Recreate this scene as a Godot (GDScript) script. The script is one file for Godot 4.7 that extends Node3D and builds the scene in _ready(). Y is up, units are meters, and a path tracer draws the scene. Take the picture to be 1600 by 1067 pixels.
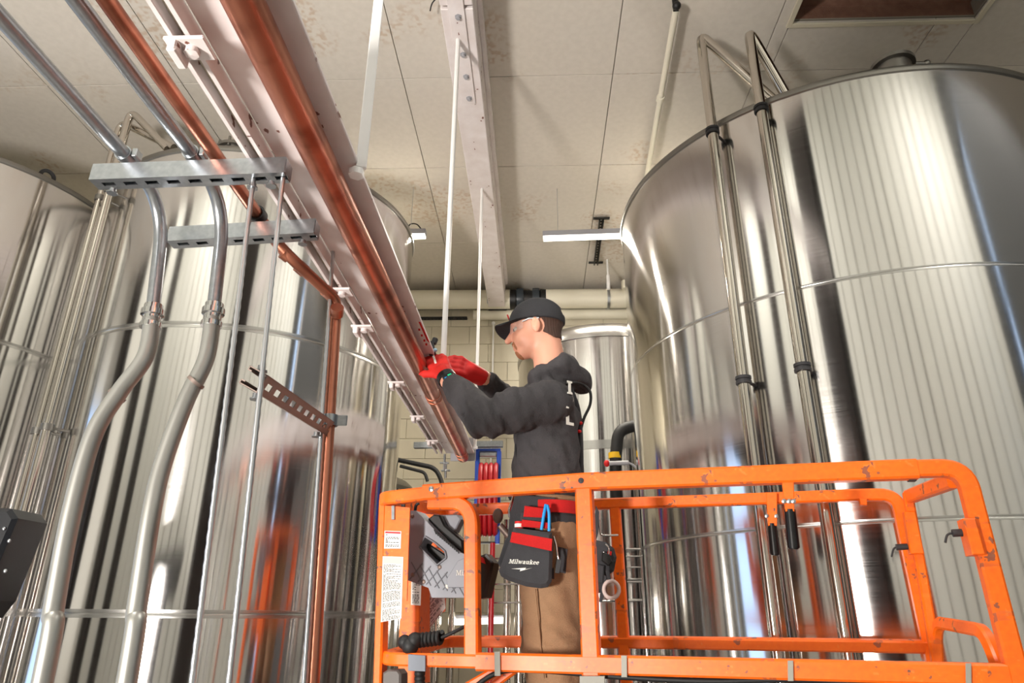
extends Node3D
# Brewery hall: steel tanks, pipe rack and a worker in the basket of a boom lift.
# Positions are written as heights above the camera; CY lifts them so that the floor lies at y = 0.

const CY := 2.2
const FPX := 1067.0
const TANK_TOP := 2.5156
var cam_basis: Basis
var M := {}
var taken := {}

# ------------------------------------------------------------------ geometry collector
class Geo:
	var v := PackedVector3Array()
	var n := PackedVector3Array()
	var uv := PackedVector2Array()
	var idx := PackedInt32Array()

	func tri(a: Vector3, b: Vector3, c: Vector3, na: Vector3, nb: Vector3, nc: Vector3, ua := Vector2.ZERO, ub := Vector2.ZERO, uc := Vector2.ZERO) -> void:
		var g := (b - a).cross(c - a)
		var s := v.size()
		v.append(a); v.append(b); v.append(c)
		n.append(na); n.append(nb); n.append(nc)
		uv.append(ua); uv.append(ub); uv.append(uc)
		if g.dot(na + nb + nc) > 0.0:
			idx.append(s); idx.append(s + 2); idx.append(s + 1)
		else:
			idx.append(s); idx.append(s + 1); idx.append(s + 2)

	func quad(a: Vector3, b: Vector3, c: Vector3, d: Vector3, nn: Vector3, ua := Vector2(0, 0), ub := Vector2(1, 0), uc := Vector2(1, 1), ud := Vector2(0, 1)) -> void:
		tri(a, b, c, nn, nn, nn, ua, ub, uc)
		tri(a, c, d, nn, nn, nn, ua, uc, ud)

	func face(a: Vector3, b: Vector3, c: Vector3, d: Vector3, away: Vector3) -> void:
		# flat quad whose normal points away from the point "away"
		var nn := (b - a).cross(c - a).normalized()
		if nn.dot((a + b + c + d) * 0.25 - away) < 0.0:
			nn = -nn
		quad(a, b, c, d, nn)

	func box(x: Transform3D, s: Vector3, bev := 0.0) -> void:
		var h := s * 0.5
		bev = minf(bev, minf(h.x, minf(h.y, h.z)) * 0.9)
		if bev <= 0.0:
			for ax in 3:
				for sg in [-1.0, 1.0]:
					var nn := Vector3.ZERO
					nn[ax] = sg
					var u := Vector3.ZERO
					u[(ax + 1) % 3] = h[(ax + 1) % 3]
					var w := Vector3.ZERO
					w[(ax + 2) % 3] = h[(ax + 2) % 3]
					var c: Vector3 = nn * h[ax]
					quad(x * (c - u - w), x * (c + u - w), x * (c + u + w), x * (c - u + w), (x.basis * nn).normalized())
			return
		var i := h - Vector3(bev, bev, bev)
		for ax in 3:
			for sg in [-1.0, 1.0]:
				var nn := Vector3.ZERO
				nn[ax] = sg
				var u := Vector3.ZERO
				u[(ax + 1) % 3] = i[(ax + 1) % 3]
				var w := Vector3.ZERO
				w[(ax + 2) % 3] = i[(ax + 2) % 3]
				var c: Vector3 = nn * h[ax]
				quad(x * (c - u - w), x * (c + u - w), x * (c + u + w), x * (c - u + w), (x.basis * nn).normalized())
		for ax in 3:
			var b1 := (ax + 1) % 3
			var b2 := (ax + 2) % 3
			for s1 in [-1.0, 1.0]:
				for s2 in [-1.0, 1.0]:
					var e := Vector3.ZERO
					e[ax] = i[ax]
					var p := Vector3.ZERO
					p[b1] = s1 * h[b1]
					p[b2] = s2 * i[b2]
					var q := Vector3.ZERO
					q[b1] = s1 * i[b1]
					q[b2] = s2 * h[b2]
					var nn := Vector3.ZERO
					nn[b1] = s1
					nn[b2] = s2
					quad(x * (p - e), x * (p + e), x * (q + e), x * (q - e), (x.basis * nn.normalized()).normalized())
		for sx in [-1.0, 1.0]:
			for sy in [-1.0, 1.0]:
				for sz in [-1.0, 1.0]:
					var nn: Vector3 = (x.basis * Vector3(sx, sy, sz).normalized()).normalized()
					tri(x * Vector3(sx * h.x, sy * i.y, sz * i.z), x * Vector3(sx * i.x, sy * h.y, sz * i.z), x * Vector3(sx * i.x, sy * i.y, sz * h.z), nn, nn, nn)

	func bx(c: Vector3, s: Vector3, bev := 0.0) -> void:
		box(Transform3D(Basis.IDENTITY, c), s, bev)

	func frames(pts: PackedVector3Array, up: Vector3) -> Array:
		var out := []
		var t0 := (pts[1] - pts[0]).normalized()
		var side := t0.cross(up)
		if side.length() < 0.01:
			side = t0.cross(Vector3(1, 0, 0.2))
		side = side.normalized()
		for k in pts.size():
			var t: Vector3
			if k == 0:
				t = t0
			elif k == pts.size() - 1:
				t = (pts[k] - pts[k - 1]).normalized()
			else:
				t = ((pts[k + 1] - pts[k]).normalized() + (pts[k] - pts[k - 1]).normalized()).normalized()
			side = (side - t * side.dot(t)).normalized()
			out.append([side, side.cross(t).normalized(), t])
		return out

	func tube(pts: PackedVector3Array, r, seg := 12, cap := true) -> void:
		var fr := frames(pts, Vector3.UP)
		var along := 0.0
		for k in pts.size() - 1:
			var ra: float = r[k] if r is Array else r
			var rb: float = r[k + 1] if r is Array else r
			var l := pts[k].distance_to(pts[k + 1])
			for j in seg:
				var a0 := TAU * j / seg
				var a1 := TAU * (j + 1) / seg
				var d00: Vector3 = fr[k][0] * cos(a0) + fr[k][1] * sin(a0)
				var d01: Vector3 = fr[k][0] * cos(a1) + fr[k][1] * sin(a1)
				var d10: Vector3 = fr[k + 1][0] * cos(a0) + fr[k + 1][1] * sin(a0)
				var d11: Vector3 = fr[k + 1][0] * cos(a1) + fr[k + 1][1] * sin(a1)
				var p := pts[k] + d00 * ra
				var q := pts[k] + d01 * ra
				var s := pts[k + 1] + d11 * rb
				var t := pts[k + 1] + d10 * rb
				tri(p, q, s, d00, d01, d11, Vector2(along, a0), Vector2(along, a1), Vector2(along + l, a1))
				tri(p, s, t, d00, d11, d10, Vector2(along, a0), Vector2(along + l, a1), Vector2(along + l, a0))
			along += l
		if cap:
			for e in [0, pts.size() - 1]:
				var re: float = r[e] if r is Array else r
				var nn: Vector3 = fr[e][2] * (-1.0 if e == 0 else 1.0)
				for j in seg:
					var a0 := TAU * j / seg
					var a1 := TAU * (j + 1) / seg
					tri(pts[e], pts[e] + (fr[e][0] * cos(a0) + fr[e][1] * sin(a0)) * re, pts[e] + (fr[e][0] * cos(a1) + fr[e][1] * sin(a1)) * re, nn, nn, nn)

	func rod(a: Vector3, b: Vector3, r: float, seg := 12) -> void:
		tube(PackedVector3Array([a, b]), r, seg)

	func sweep(pts: PackedVector3Array, poly: PackedVector2Array, up: Vector3, cap := true) -> void:
		# closed profile (x along side, y along up) swept along a path
		var fr := frames(pts, up)
		var m := poly.size()
		for k in pts.size() - 1:
			for j in m:
				var p0 := poly[j]
				var p1 := poly[(j + 1) % m]
				var e := p1 - p0
				var o := Vector2(e.y, -e.x).normalized()
				if _area(poly) < 0.0:
					o = -o
				var n0: Vector3 = fr[k][0] * o.x + fr[k][1] * o.y
				var n1: Vector3 = fr[k + 1][0] * o.x + fr[k + 1][1] * o.y
				var a: Vector3 = pts[k] + fr[k][0] * p0.x + fr[k][1] * p0.y
				var b: Vector3 = pts[k] + fr[k][0] * p1.x + fr[k][1] * p1.y
				var c: Vector3 = pts[k + 1] + fr[k + 1][0] * p1.x + fr[k + 1][1] * p1.y
				var d: Vector3 = pts[k + 1] + fr[k + 1][0] * p0.x + fr[k + 1][1] * p0.y
				tri(a, b, c, n0, n0, n1)
				tri(a, c, d, n0, n1, n1)
		if cap:
			var ids := Geometry2D.triangulate_polygon(poly)
			for e in [0, pts.size() - 1]:
				var nn: Vector3 = fr[e][2] * (-1.0 if e == 0 else 1.0)
				for t in range(0, ids.size(), 3):
					var w := []
					for q in 3:
						var pp := poly[ids[t + q]]
						w.append(pts[e] + fr[e][0] * pp.x + fr[e][1] * pp.y)
					tri(w[0], w[1], w[2], nn, nn, nn)

	func _area(poly: PackedVector2Array) -> float:
		var a := 0.0
		for j in poly.size():
			a += poly[j].cross(poly[(j + 1) % poly.size()])
		return a

	func lathe(x: Transform3D, prof: Array, seg := 32, a_from := 0.0, a_to := TAU) -> void:
		# prof: Vector2(radius, height) from bottom to top (outside on the right)
		var ns := []
		for k in prof.size() - 1:
			var e: Vector2 = prof[k + 1] - prof[k]
			ns.append(Vector2(e.y, -e.x).normalized())
		for k in prof.size() - 1:
			var n0: Vector2 = ns[k]
			var n1: Vector2 = ns[k]
			if k > 0 and ns[k - 1].dot(ns[k]) > 0.8:
				n0 = (ns[k - 1] + ns[k]).normalized()
			if k < ns.size() - 1 and ns[k + 1].dot(ns[k]) > 0.8:
				n1 = (ns[k + 1] + ns[k]).normalized()
			var p0: Vector2 = prof[k]
			var p1: Vector2 = prof[k + 1]
			for j in seg:
				var a0 := lerpf(a_from, a_to, float(j) / seg)
				var a1 := lerpf(a_from, a_to, float(j + 1) / seg)
				var c0 := Vector3(sin(a0), 0, cos(a0))
				var c1 := Vector3(sin(a1), 0, cos(a1))
				var a := x * (c0 * p0.x + Vector3.UP * p0.y)
				var b := x * (c1 * p0.x + Vector3.UP * p0.y)
				var c := x * (c1 * p1.x + Vector3.UP * p1.y)
				var d := x * (c0 * p1.x + Vector3.UP * p1.y)
				var na := (x.basis * (c0 * n0.x + Vector3.UP * n0.y)).normalized()
				var nb := (x.basis * (c1 * n0.x + Vector3.UP * n0.y)).normalized()
				var nc := (x.basis * (c1 * n1.x + Vector3.UP * n1.y)).normalized()
				var nd := (x.basis * (c0 * n1.x + Vector3.UP * n1.y)).normalized()
				var ra := maxf(p0.x, 0.05)
				if p0.x > 0.0:
					tri(a, b, c, na, nb, nc, Vector2(p0.y, a0 * ra), Vector2(p0.y, a1 * ra), Vector2(p1.y, a1 * ra))
				if p1.x > 0.0:
					tri(a, c, d, na, nc, nd, Vector2(p0.y, a0 * ra), Vector2(p1.y, a1 * ra), Vector2(p1.y, a0 * ra))

	func extrude(poly: PackedVector2Array, x: Transform3D, depth: float, bev := 0.0) -> void:
		# outline in local xy, thickness along local z, centred; bev insets the front and back faces
		var hz := depth * 0.5
		var inner := poly
		if bev > 0.0:
			var off := Geometry2D.offset_polygon(poly, -bev, Geometry2D.JOIN_MITER)
			if off.size() == 1 and off[0].size() == poly.size():
				inner = PackedVector2Array()
				# match the nearest corner so that the sides join cleanly
				var o: PackedVector2Array = off[0]
				var best := 0
				for k in o.size():
					if o[k].distance_to(poly[0]) < o[best].distance_to(poly[0]):
						best = k
				var dirn := 1
				if o[(best + 1) % o.size()].distance_to(poly[1]) > o[(best - 1 + o.size()) % o.size()].distance_to(poly[1]):
					dirn = -1
				for k in o.size():
					inner.append(o[((best + dirn * k) % o.size() + o.size()) % o.size()])
			else:
				bev = 0.0
		var ids := Geometry2D.triangulate_polygon(inner)
		for s in [-1.0, 1.0]:
			var nn: Vector3 = (x.basis * Vector3(0, 0, s)).normalized()
			for t in range(0, ids.size(), 3):
				var w := []
				for q in 3:
					w.append(x * Vector3(inner[ids[t + q]].x, inner[ids[t + q]].y, hz * s))
				tri(w[0], w[1], w[2], nn, nn, nn, inner[ids[t]], inner[ids[t + 1]], inner[ids[t + 2]])
		var sign_ := 1.0 if _area(poly) > 0.0 else -1.0
		for k in poly.size():
			var p0 := poly[k]
			var p1 := poly[(k + 1) % poly.size()]
			var o := Vector2(p1.y - p0.y, p0.x - p1.x).normalized() * sign_
			var nn := (x.basis * Vector3(o.x, o.y, 0)).normalized()
			var hb := hz - bev
			quad(x * Vector3(p0.x, p0.y, -hb), x * Vector3(p1.x, p1.y, -hb), x * Vector3(p1.x, p1.y, hb), x * Vector3(p0.x, p0.y, hb), nn)
			if bev > 0.0:
				var i0 := inner[k]
				var i1 := inner[(k + 1) % poly.size()]
				for s in [-1.0, 1.0]:
					var nb := (x.basis * Vector3(o.x, o.y, s).normalized()).normalized()
					quad(x * Vector3(p0.x, p0.y, hb * s), x * Vector3(p1.x, p1.y, hb * s), x * Vector3(i1.x, i1.y, hz * s), x * Vector3(i0.x, i0.y, hz * s), nb)

	func ball(c: Vector3, r: Vector3, basis := Basis.IDENTITY, seg := 16, rings := 10) -> void:
		for i in rings:
			for j in seg:
				var w := []
				var nn := []
				for q in [[i, j], [i, j + 1], [i + 1, j + 1], [i + 1, j]]:
					var th: float = PI * q[0] / rings
					var ph: float = TAU * q[1] / seg
					var d := Vector3(sin(th) * cos(ph), cos(th), sin(th) * sin(ph))
					w.append(c + basis * (d * r))
					nn.append((basis * (d / r)).normalized())
				if i > 0:
					tri(w[0], w[1], w[2], nn[0], nn[1], nn[2])
				if i < rings - 1:
					tri(w[0], w[2], w[3], nn[0], nn[2], nn[3])

	func mesh() -> ArrayMesh:
		var a := []
		a.resize(Mesh.ARRAY_MAX)
		a[Mesh.ARRAY_VERTEX] = v
		a[Mesh.ARRAY_NORMAL] = n
		a[Mesh.ARRAY_TEX_UV] = uv
		a[Mesh.ARRAY_INDEX] = idx
		var m := ArrayMesh.new()
		m.add_surface_from_arrays(Mesh.PRIMITIVE_TRIANGLES, a)
		return m

# ------------------------------------------------------------------ scene tree helpers
func numbered(called: String) -> String:
	if not taken.has(called):
		taken[called] = 0
		return called
	taken[called] += 1
	return "%s_%03d" % [called, taken[called]]

func tag(o: Node3D, label: String, category := "", group := "", kind := "") -> Node3D:
	if label: o.set_meta("label", label)
	if category: o.set_meta("category", category)
	if group: o.set_meta("group", group)
	if kind: o.set_meta("kind", kind)
	return o

func thing(called: String, label: String, category: String, at: Vector3, group := "") -> Node3D:
	var o := Node3D.new()
	o.name = numbered(called)
	add_child(o)
	o.position = at
	return tag(o, label, category, group)

func add(g: Geo, called: String, mat: Material, parent: Node3D = null) -> MeshInstance3D:
	# commits world-space geometry as one mesh under parent
	var o := MeshInstance3D.new()
	o.material_override = mat
	o.cast_shadow = GeometryInstance3D.SHADOW_CASTING_SETTING_ON
	if parent == null:
		o.name = numbered(called)
		o.mesh = g.mesh()
		add_child(o)
	else:
		o.name = called
		parent.add_child(o, true)
		var off := o.global_transform.origin
		for k in g.v.size():
			g.v[k] -= off
		o.mesh = g.mesh()
	return o

# ------------------------------------------------------------------ photo frame helpers
func P(x: float, h: float, z: float) -> Vector3:
	return Vector3(x, CY + h, z)

func ray(x: float, y: float) -> Vector3:
	return cam_basis * Vector3((x - 800.0) / FPX, -(y - 533.5) / FPX, -1.0)

func at_z(x: float, y: float, z: float) -> Vector3:
	var d := ray(x, y)
	return Vector3(0, CY, 0) + d * (z / d.z)

func at_h(x: float, y: float, h: float) -> Vector3:
	var d := ray(x, y)
	return Vector3(0, CY, 0) + d * (h / d.y)

func on_plane(x: float, y: float, o: Vector3, nn: Vector3) -> Vector3:
	var c := Vector3(0, CY, 0)
	var d := ray(x, y)
	return c + d * ((o - c).dot(nn) / d.dot(nn))

func round_path(pts: Array, r: float, steps := 6) -> PackedVector3Array:
	var out := PackedVector3Array()
	out.append(pts[0])
	for k in range(1, pts.size() - 1):
		var a: Vector3 = pts[k - 1]
		var b: Vector3 = pts[k]
		var c: Vector3 = pts[k + 1]
		var l := minf(r, minf(a.distance_to(b), b.distance_to(c)) * 0.48)
		var p := b + (a - b).normalized() * l
		var q := b + (c - b).normalized() * l
		for s in steps + 1:
			var t := float(s) / steps
			out.append(p.lerp(b, t).lerp(b.lerp(q, t), t))
	out.append(pts[pts.size() - 1])
	return out

func smooth_path(pts: Array, per := 8) -> PackedVector3Array:
	var out := PackedVector3Array()
	for k in pts.size() - 1:
		var a: Vector3 = pts[maxi(k - 1, 0)]
		var b: Vector3 = pts[k]
		var c: Vector3 = pts[k + 1]
		var d: Vector3 = pts[mini(k + 2, pts.size() - 1)]
		for s in per:
			out.append(b.cubic_interpolate(c, a, d, float(s) / per))
	out.append(pts[pts.size() - 1])
	return out

func rect_poly(w: float, h: float, bev := 0.004) -> PackedVector2Array:
	var x := w * 0.5
	var y := h * 0.5
	return PackedVector2Array([Vector2(x - bev, -y), Vector2(x, -y + bev), Vector2(x, y - bev), Vector2(x - bev, y), Vector2(-x + bev, y), Vector2(-x, y - bev), Vector2(-x, -y + bev), Vector2(-x + bev, -y)])

func frame_at(o: Vector3, zdir: Vector3, up := Vector3.UP) -> Transform3D:
	# local z along zdir
	var z := zdir.normalized()
	var x := up.cross(z).normalized()
	if x.length() < 0.5:
		x = Vector3.RIGHT
	return Transform3D(Basis(x, z.cross(x).normalized(), z), o)

func y_to(o: Vector3, d: Vector3) -> Transform3D:
	# local y along d
	var y := d.normalized()
	var x := y.cross(Vector3(0.3, 0.2, 0.93)).normalized()
	return Transform3D(Basis(x, y, x.cross(y).normalized()), o)

# ------------------------------------------------------------------ materials
func std(c: Color, rough := 0.6, metal := 0.0) -> StandardMaterial3D:
	var m := StandardMaterial3D.new()
	m.albedo_color = c
	m.roughness = rough
	m.metallic = metal
	return m

func noise_bytes(size: Vector2i, sd: int, freq: float, kind := FastNoiseLite.TYPE_SIMPLEX_SMOOTH, oct := 4) -> PackedByteArray:
	var f := FastNoiseLite.new()
	f.seed = sd
	f.noise_type = kind
	f.frequency = freq
	f.fractal_octaves = oct
	var im := f.get_seamless_image(size.x, size.y)
	im.convert(Image.FORMAT_L8)
	return im.get_data()

func paint(size: int, sd: int, f1: float, f2: float, how: Callable) -> ImageTexture:
	# how(coarse, fine, speck) -> Color, each 0..1
	var a := noise_bytes(Vector2i(size, size), sd, f1)
	var b := noise_bytes(Vector2i(size, size), sd + 7, f2)
	var c := noise_bytes(Vector2i(size, size), sd + 13, f2 * 3.0, FastNoiseLite.TYPE_VALUE, 1)
	var im := Image.create(size, size, true, Image.FORMAT_RGB8)
	for y in size:
		for x in size:
			var k := y * size + x
			im.set_pixel(x, y, how.call(a[k] / 255.0, b[k] / 255.0, c[k] / 255.0))
	im.generate_mipmaps()
	return ImageTexture.create_from_image(im)

func bumps(size: int, sd: int, freq: float, oct := 3) -> ImageTexture:
	var f := FastNoiseLite.new()
	f.seed = sd
	f.frequency = freq
	f.fractal_octaves = oct
	var im := f.get_seamless_image(size, size)
	im.convert(Image.FORMAT_RGB8)
	im.bump_map_to_normal_map(4.0)
	return ImageTexture.create_from_image(im)

func tri_map(m: StandardMaterial3D, scale: float, world := true) -> StandardMaterial3D:
	m.uv1_triplanar = true
	m.uv1_world_triplanar = world
	m.uv1_scale = Vector3.ONE * scale
	return m

func streaks(sd: int, lo: float, hi: float) -> ImageTexture:
	# fine brushed lines: fast along u, slow along v
	var f := FastNoiseLite.new()
	f.seed = sd
	f.frequency = 0.35
	f.fractal_octaves = 2
	var im := f.get_seamless_image(512, 16)
	im.convert(Image.FORMAT_RGB8)
	im.resize(512, 256, Image.INTERPOLATE_CUBIC)
	for y in 256:
		for x in 512:
			var g := im.get_pixel(x, y).r
			var w := lerpf(lo, hi, g)
			im.set_pixel(x, y, Color(w, w, w))
	im.generate_mipmaps()
	return ImageTexture.create_from_image(im)

func make_materials() -> void:
	# brushed stainless steel of the tanks
	var st := std(Color(0.88, 0.872, 0.865), 1.0, 1.0)
	st.roughness_texture = streaks(3, 0.095, 0.145)
	st.uv1_scale = Vector3(1.6, 0.25, 1)
	st.anisotropy_enabled = true
	st.anisotropy = 0.95
	M.steel = st
	M.steel_band = std(Color(0.76, 0.755, 0.745), 0.22, 1.0)
	M.steel_pipe = std(Color(0.80, 0.775, 0.74), 0.14, 1.0)
	M.steel_dull = std(Color(0.56, 0.55, 0.53), 0.38, 1.0)
	M.chrome = std(Color(0.82, 0.82, 0.82), 0.12, 1.0)
	# galvanised strut and conduit
	var ga := std(Color.WHITE, 0.3, 0.95)
	ga.albedo_texture = paint(256, 21, 0.02, 0.06, func(a, b, c): return Color(0.60, 0.62, 0.64).lerp(Color(0.70, 0.715, 0.73), clampf(b * 0.8 + c * 0.3, 0, 1)))
	M.galv = tri_map(ga, 3.0, false)
	M.clip = std(Color(0.56, 0.55, 0.51), 0.5)
	M.rod = std(Color(0.74, 0.75, 0.76), 0.35, 0.9)
	M.flex = std(Color(0.60, 0.60, 0.58), 0.42, 0.75)
	M.strut_old = std(Color(0.52, 0.46, 0.43), 0.5, 0.6)
	# copper with darker handled patches
	var cu := std(Color.WHITE, 0.33, 0.9)
	cu.albedo_texture = paint(256, 31, 0.008, 0.03, func(a, b, c): return Color(0.74, 0.48, 0.385).lerp(Color(0.54, 0.32, 0.245), smoothstep(0.45, 0.75, a * 0.7 + b * 0.3)))
	M.copper = tri_map(cu, 1.3)
	# white paint of the rack beam, with a few chips
	var wp := std(Color.WHITE, 0.45)
	wp.albedo_texture = paint(512, 41, 0.012, 0.05, func(a, b, c): return Color(0.90, 0.875, 0.875).lerp(Color(0.83, 0.79, 0.78), a) if a * 0.5 + c * 0.5 < 0.83 else Color(0.42, 0.25, 0.2))
	M.white_paint = tri_map(wp, 1.0)
	M.white_rod = std(Color(0.91, 0.905, 0.9), 0.45)
	# ceiling boards: off-white paint with rusty speckled stains
	var ce := std(Color.WHITE, 0.8)
	ce.albedo_texture = paint(1024, 51, 0.0035, 0.08, func(a, b, c):
		var base := Color(0.80, 0.775, 0.735).lerp(Color(0.74, 0.715, 0.675), b * 0.6)
		var stain := smoothstep(0.60, 0.78, a) * smoothstep(0.42, 0.72, b * 0.5 + c * 0.5)
		return base.lerp(Color(0.64, 0.51, 0.40), stain * 0.42))
	M.ceiling = tri_map(ce, 0.22)
	M.gap = std(Color(0.58, 0.55, 0.50), 0.9)
	var wl := std(Color.WHITE, 0.75)
	wl.albedo_texture = paint(512, 61, 0.006, 0.03, func(a, b, c): return Color(0.82, 0.79, 0.71).lerp(Color(0.76, 0.73, 0.65), a * 0.7 + b * 0.3))
	M.wall = tri_map(wl, 0.4)
	M.mortar = std(Color(0.66, 0.62, 0.53), 0.9)
	M.grey_sheet = std(Color(0.25, 0.255, 0.26), 0.5)
	M.white_panel = std(Color(0.86, 0.86, 0.83), 0.5)
	var fl := std(Color.WHITE, 0.45)
	fl.albedo_texture = paint(512, 71, 0.006, 0.04, func(a, b, c): return Color(0.70, 0.69, 0.67).lerp(Color(0.60, 0.59, 0.57), a * 0.7 + b * 0.4))
	M.floor = tri_map(fl, 0.3)
	# worn orange enamel of the lift basket
	var og := std(Color.WHITE, 0.42)
	og.albedo_texture = paint(512, 81, 0.010, 0.035, func(a, b, c):
		var base := Color(0.97, 0.43, 0.02).lerp(Color(0.93, 0.375, 0.02), b)
		var chip := smoothstep(0.735, 0.765, a * 0.75 + b * 0.25)
		var pale := smoothstep(0.78, 0.84, c) * smoothstep(0.5, 0.7, a)
		return base.lerp(Color(0.93, 0.62, 0.48), pale * 0.35).lerp(Color(0.33, 0.27, 0.25), chip))
	M.orange = tri_map(og, 2.2)
	M.black = std(Color(0.035, 0.035, 0.04), 0.5)
	M.rubber = std(Color(0.06, 0.06, 0.065), 0.6)
	M.grip = std(Color(0.03, 0.03, 0.035), 0.28)
	M.dark_grey = std(Color(0.16, 0.16, 0.17), 0.6)
	M.blue = std(Color(0.04, 0.24, 0.62), 0.4)
	M.red_hose = std(Color(0.62, 0.05, 0.09), 0.4)
	M.red = std(Color(0.78, 0.06, 0.07), 0.65)
	M.white_plastic = std(Color(0.88, 0.87, 0.84), 0.5)
	M.pvc = std(Color(0.87, 0.85, 0.78), 0.4)
	M.coupling = std(Color(0.17, 0.20, 0.23), 0.35)
	M.yellow = std(Color(0.88, 0.70, 0.05), 0.5)
	M.brown_dark = std(Color(0.11, 0.065, 0.05), 0.7)
	# stained boards lining the ceiling shaft
	var sw := std(Color.WHITE, 0.8)
	sw.albedo_texture = paint(256, 91, 0.012, 0.06, func(a, b, c): return Color(0.56, 0.42, 0.35).lerp(Color(0.44, 0.30, 0.24), clampf(a * 0.5 + b * 0.6, 0, 1)))
	M.shaft_wood = tri_map(sw, 1.2)
	M.decal = std(Color(0.9, 0.89, 0.87), 0.5)
	M.lamp_body = std(Color(0.60, 0.60, 0.62), 0.5)
	var em := std(Color(1, 1, 1), 0.5)
	em.emission_enabled = true
	em.emission = Color(1.0, 0.97, 0.92)
	em.emission_energy_multiplier = 3.0
	M.lamp_glow = em
	var sg := std(Color(1, 1, 1), 0.5)
	sg.emission_enabled = true
	sg.emission = Color(1.0, 0.98, 0.96)
	sg.emission_energy_multiplier = 5.0
	M.soft_glow = sg

# ------------------------------------------------------------------ main
func _ready() -> void:
	# camera
	cam_basis = Basis(Vector3.UP, deg_to_rad(2.2)) * Basis(Vector3.RIGHT, deg_to_rad(21.7)) * Basis(Vector3.BACK, deg_to_rad(0.4))
	var cam := Camera3D.new()
	cam.name = "camera"
	cam.fov = rad_to_deg(2.0 * atan(533.5 / FPX))
	cam.near = 0.05
	cam.far = 60.0
	add_child(cam)
	cam.transform = Transform3D(cam_basis, Vector3(0, CY, 0))
	cam.current = true
	# environment: a closed hall, so the background is only what lies outside it
	var we := WorldEnvironment.new()
	we.name = "environment"
	var env := Environment.new()
	env.background_mode = Environment.BG_COLOR
	env.background_color = Color(0.62, 0.72, 0.85)
	env.background_energy_multiplier = 2.6
	env.tonemap_mode = Environment.TONE_MAPPER_LINEAR
	env.tonemap_exposure = 1.12
	env.sdfgi_enabled = true
	env.ssao_enabled = true
	env.ssil_enabled = true
	we.environment = env
	add_child(we)
	make_materials()
	build_lights()
	build_room()
	build_ceiling_beam()
	build_tanks()
	build_rack()
	build_back_area()
	build_basket()
	build_person()
	build_tools()

func area(at: Vector3, look: Vector3, size: Vector2, energy: float, col: Color, called: String) -> AreaLight3D:
	var l := AreaLight3D.new()
	l.name = called
	add_child(l, true)
	l.area_size = size
	l.light_energy = energy
	l.light_color = col
	l.area_range = 30.0
	l.shadow_enabled = true
	l.transform = Transform3D(frame_at(at, -look, Vector3.UP if absf(look.normalized().y) < 0.95 else Vector3.FORWARD).basis, at)
	return l

func led_lamp(a: Vector3, b: Vector3, label: String, energy := 1.6) -> void:
	# slim linear lamp from a to b, glowing downwards
	var t := thing("linear_lamp", label, "lamp", (a + b) * 0.5)
	var l := a.distance_to(b)
	var x := Transform3D(Basis(Vector3.UP, atan2(-(b - a).z, (b - a).x)), (a + b) * 0.5)
	var g := Geo.new()
	g.extrude(PackedVector2Array([Vector2(-0.034, 0.0), Vector2(0.034, 0.0), Vector2(0.028, 0.045), Vector2(-0.028, 0.045)]), x * Transform3D(Basis(Vector3.UP, PI / 2), Vector3.ZERO), l, 0.003)
	add(g, "housing", M.lamp_body, t)
	g = Geo.new()
	g.extrude(PackedVector2Array([Vector2(-0.03, -0.001), Vector2(-0.026, -0.02), Vector2(-0.014, -0.027), Vector2(0.014, -0.027), Vector2(0.026, -0.02), Vector2(0.03, -0.001)]), x * Transform3D(Basis(Vector3.UP, PI / 2), Vector3.ZERO), l - 0.01)
	add(g, "lamp_diffuser", M.lamp_glow, t)
	for s in [-0.4, 0.4]:
		g = Geo.new()
		var q := x * Vector3(l * s, 0.045, 0)
		g.rod(q, Vector3(q.x, CY + 3.2, q.z), 0.002, 6)
		add(g, "suspension_wire", M.rod, t)
	var ar := area((a + b) * 0.5 - Vector3(0, 0.035, 0), Vector3.DOWN, Vector2(l, 0.055), energy, Color(1, 0.965, 0.90), "linear_lamp_light")
	ar.transform = Transform3D(x.basis * Basis(Vector3.RIGHT, -PI / 2), ar.position)

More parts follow.
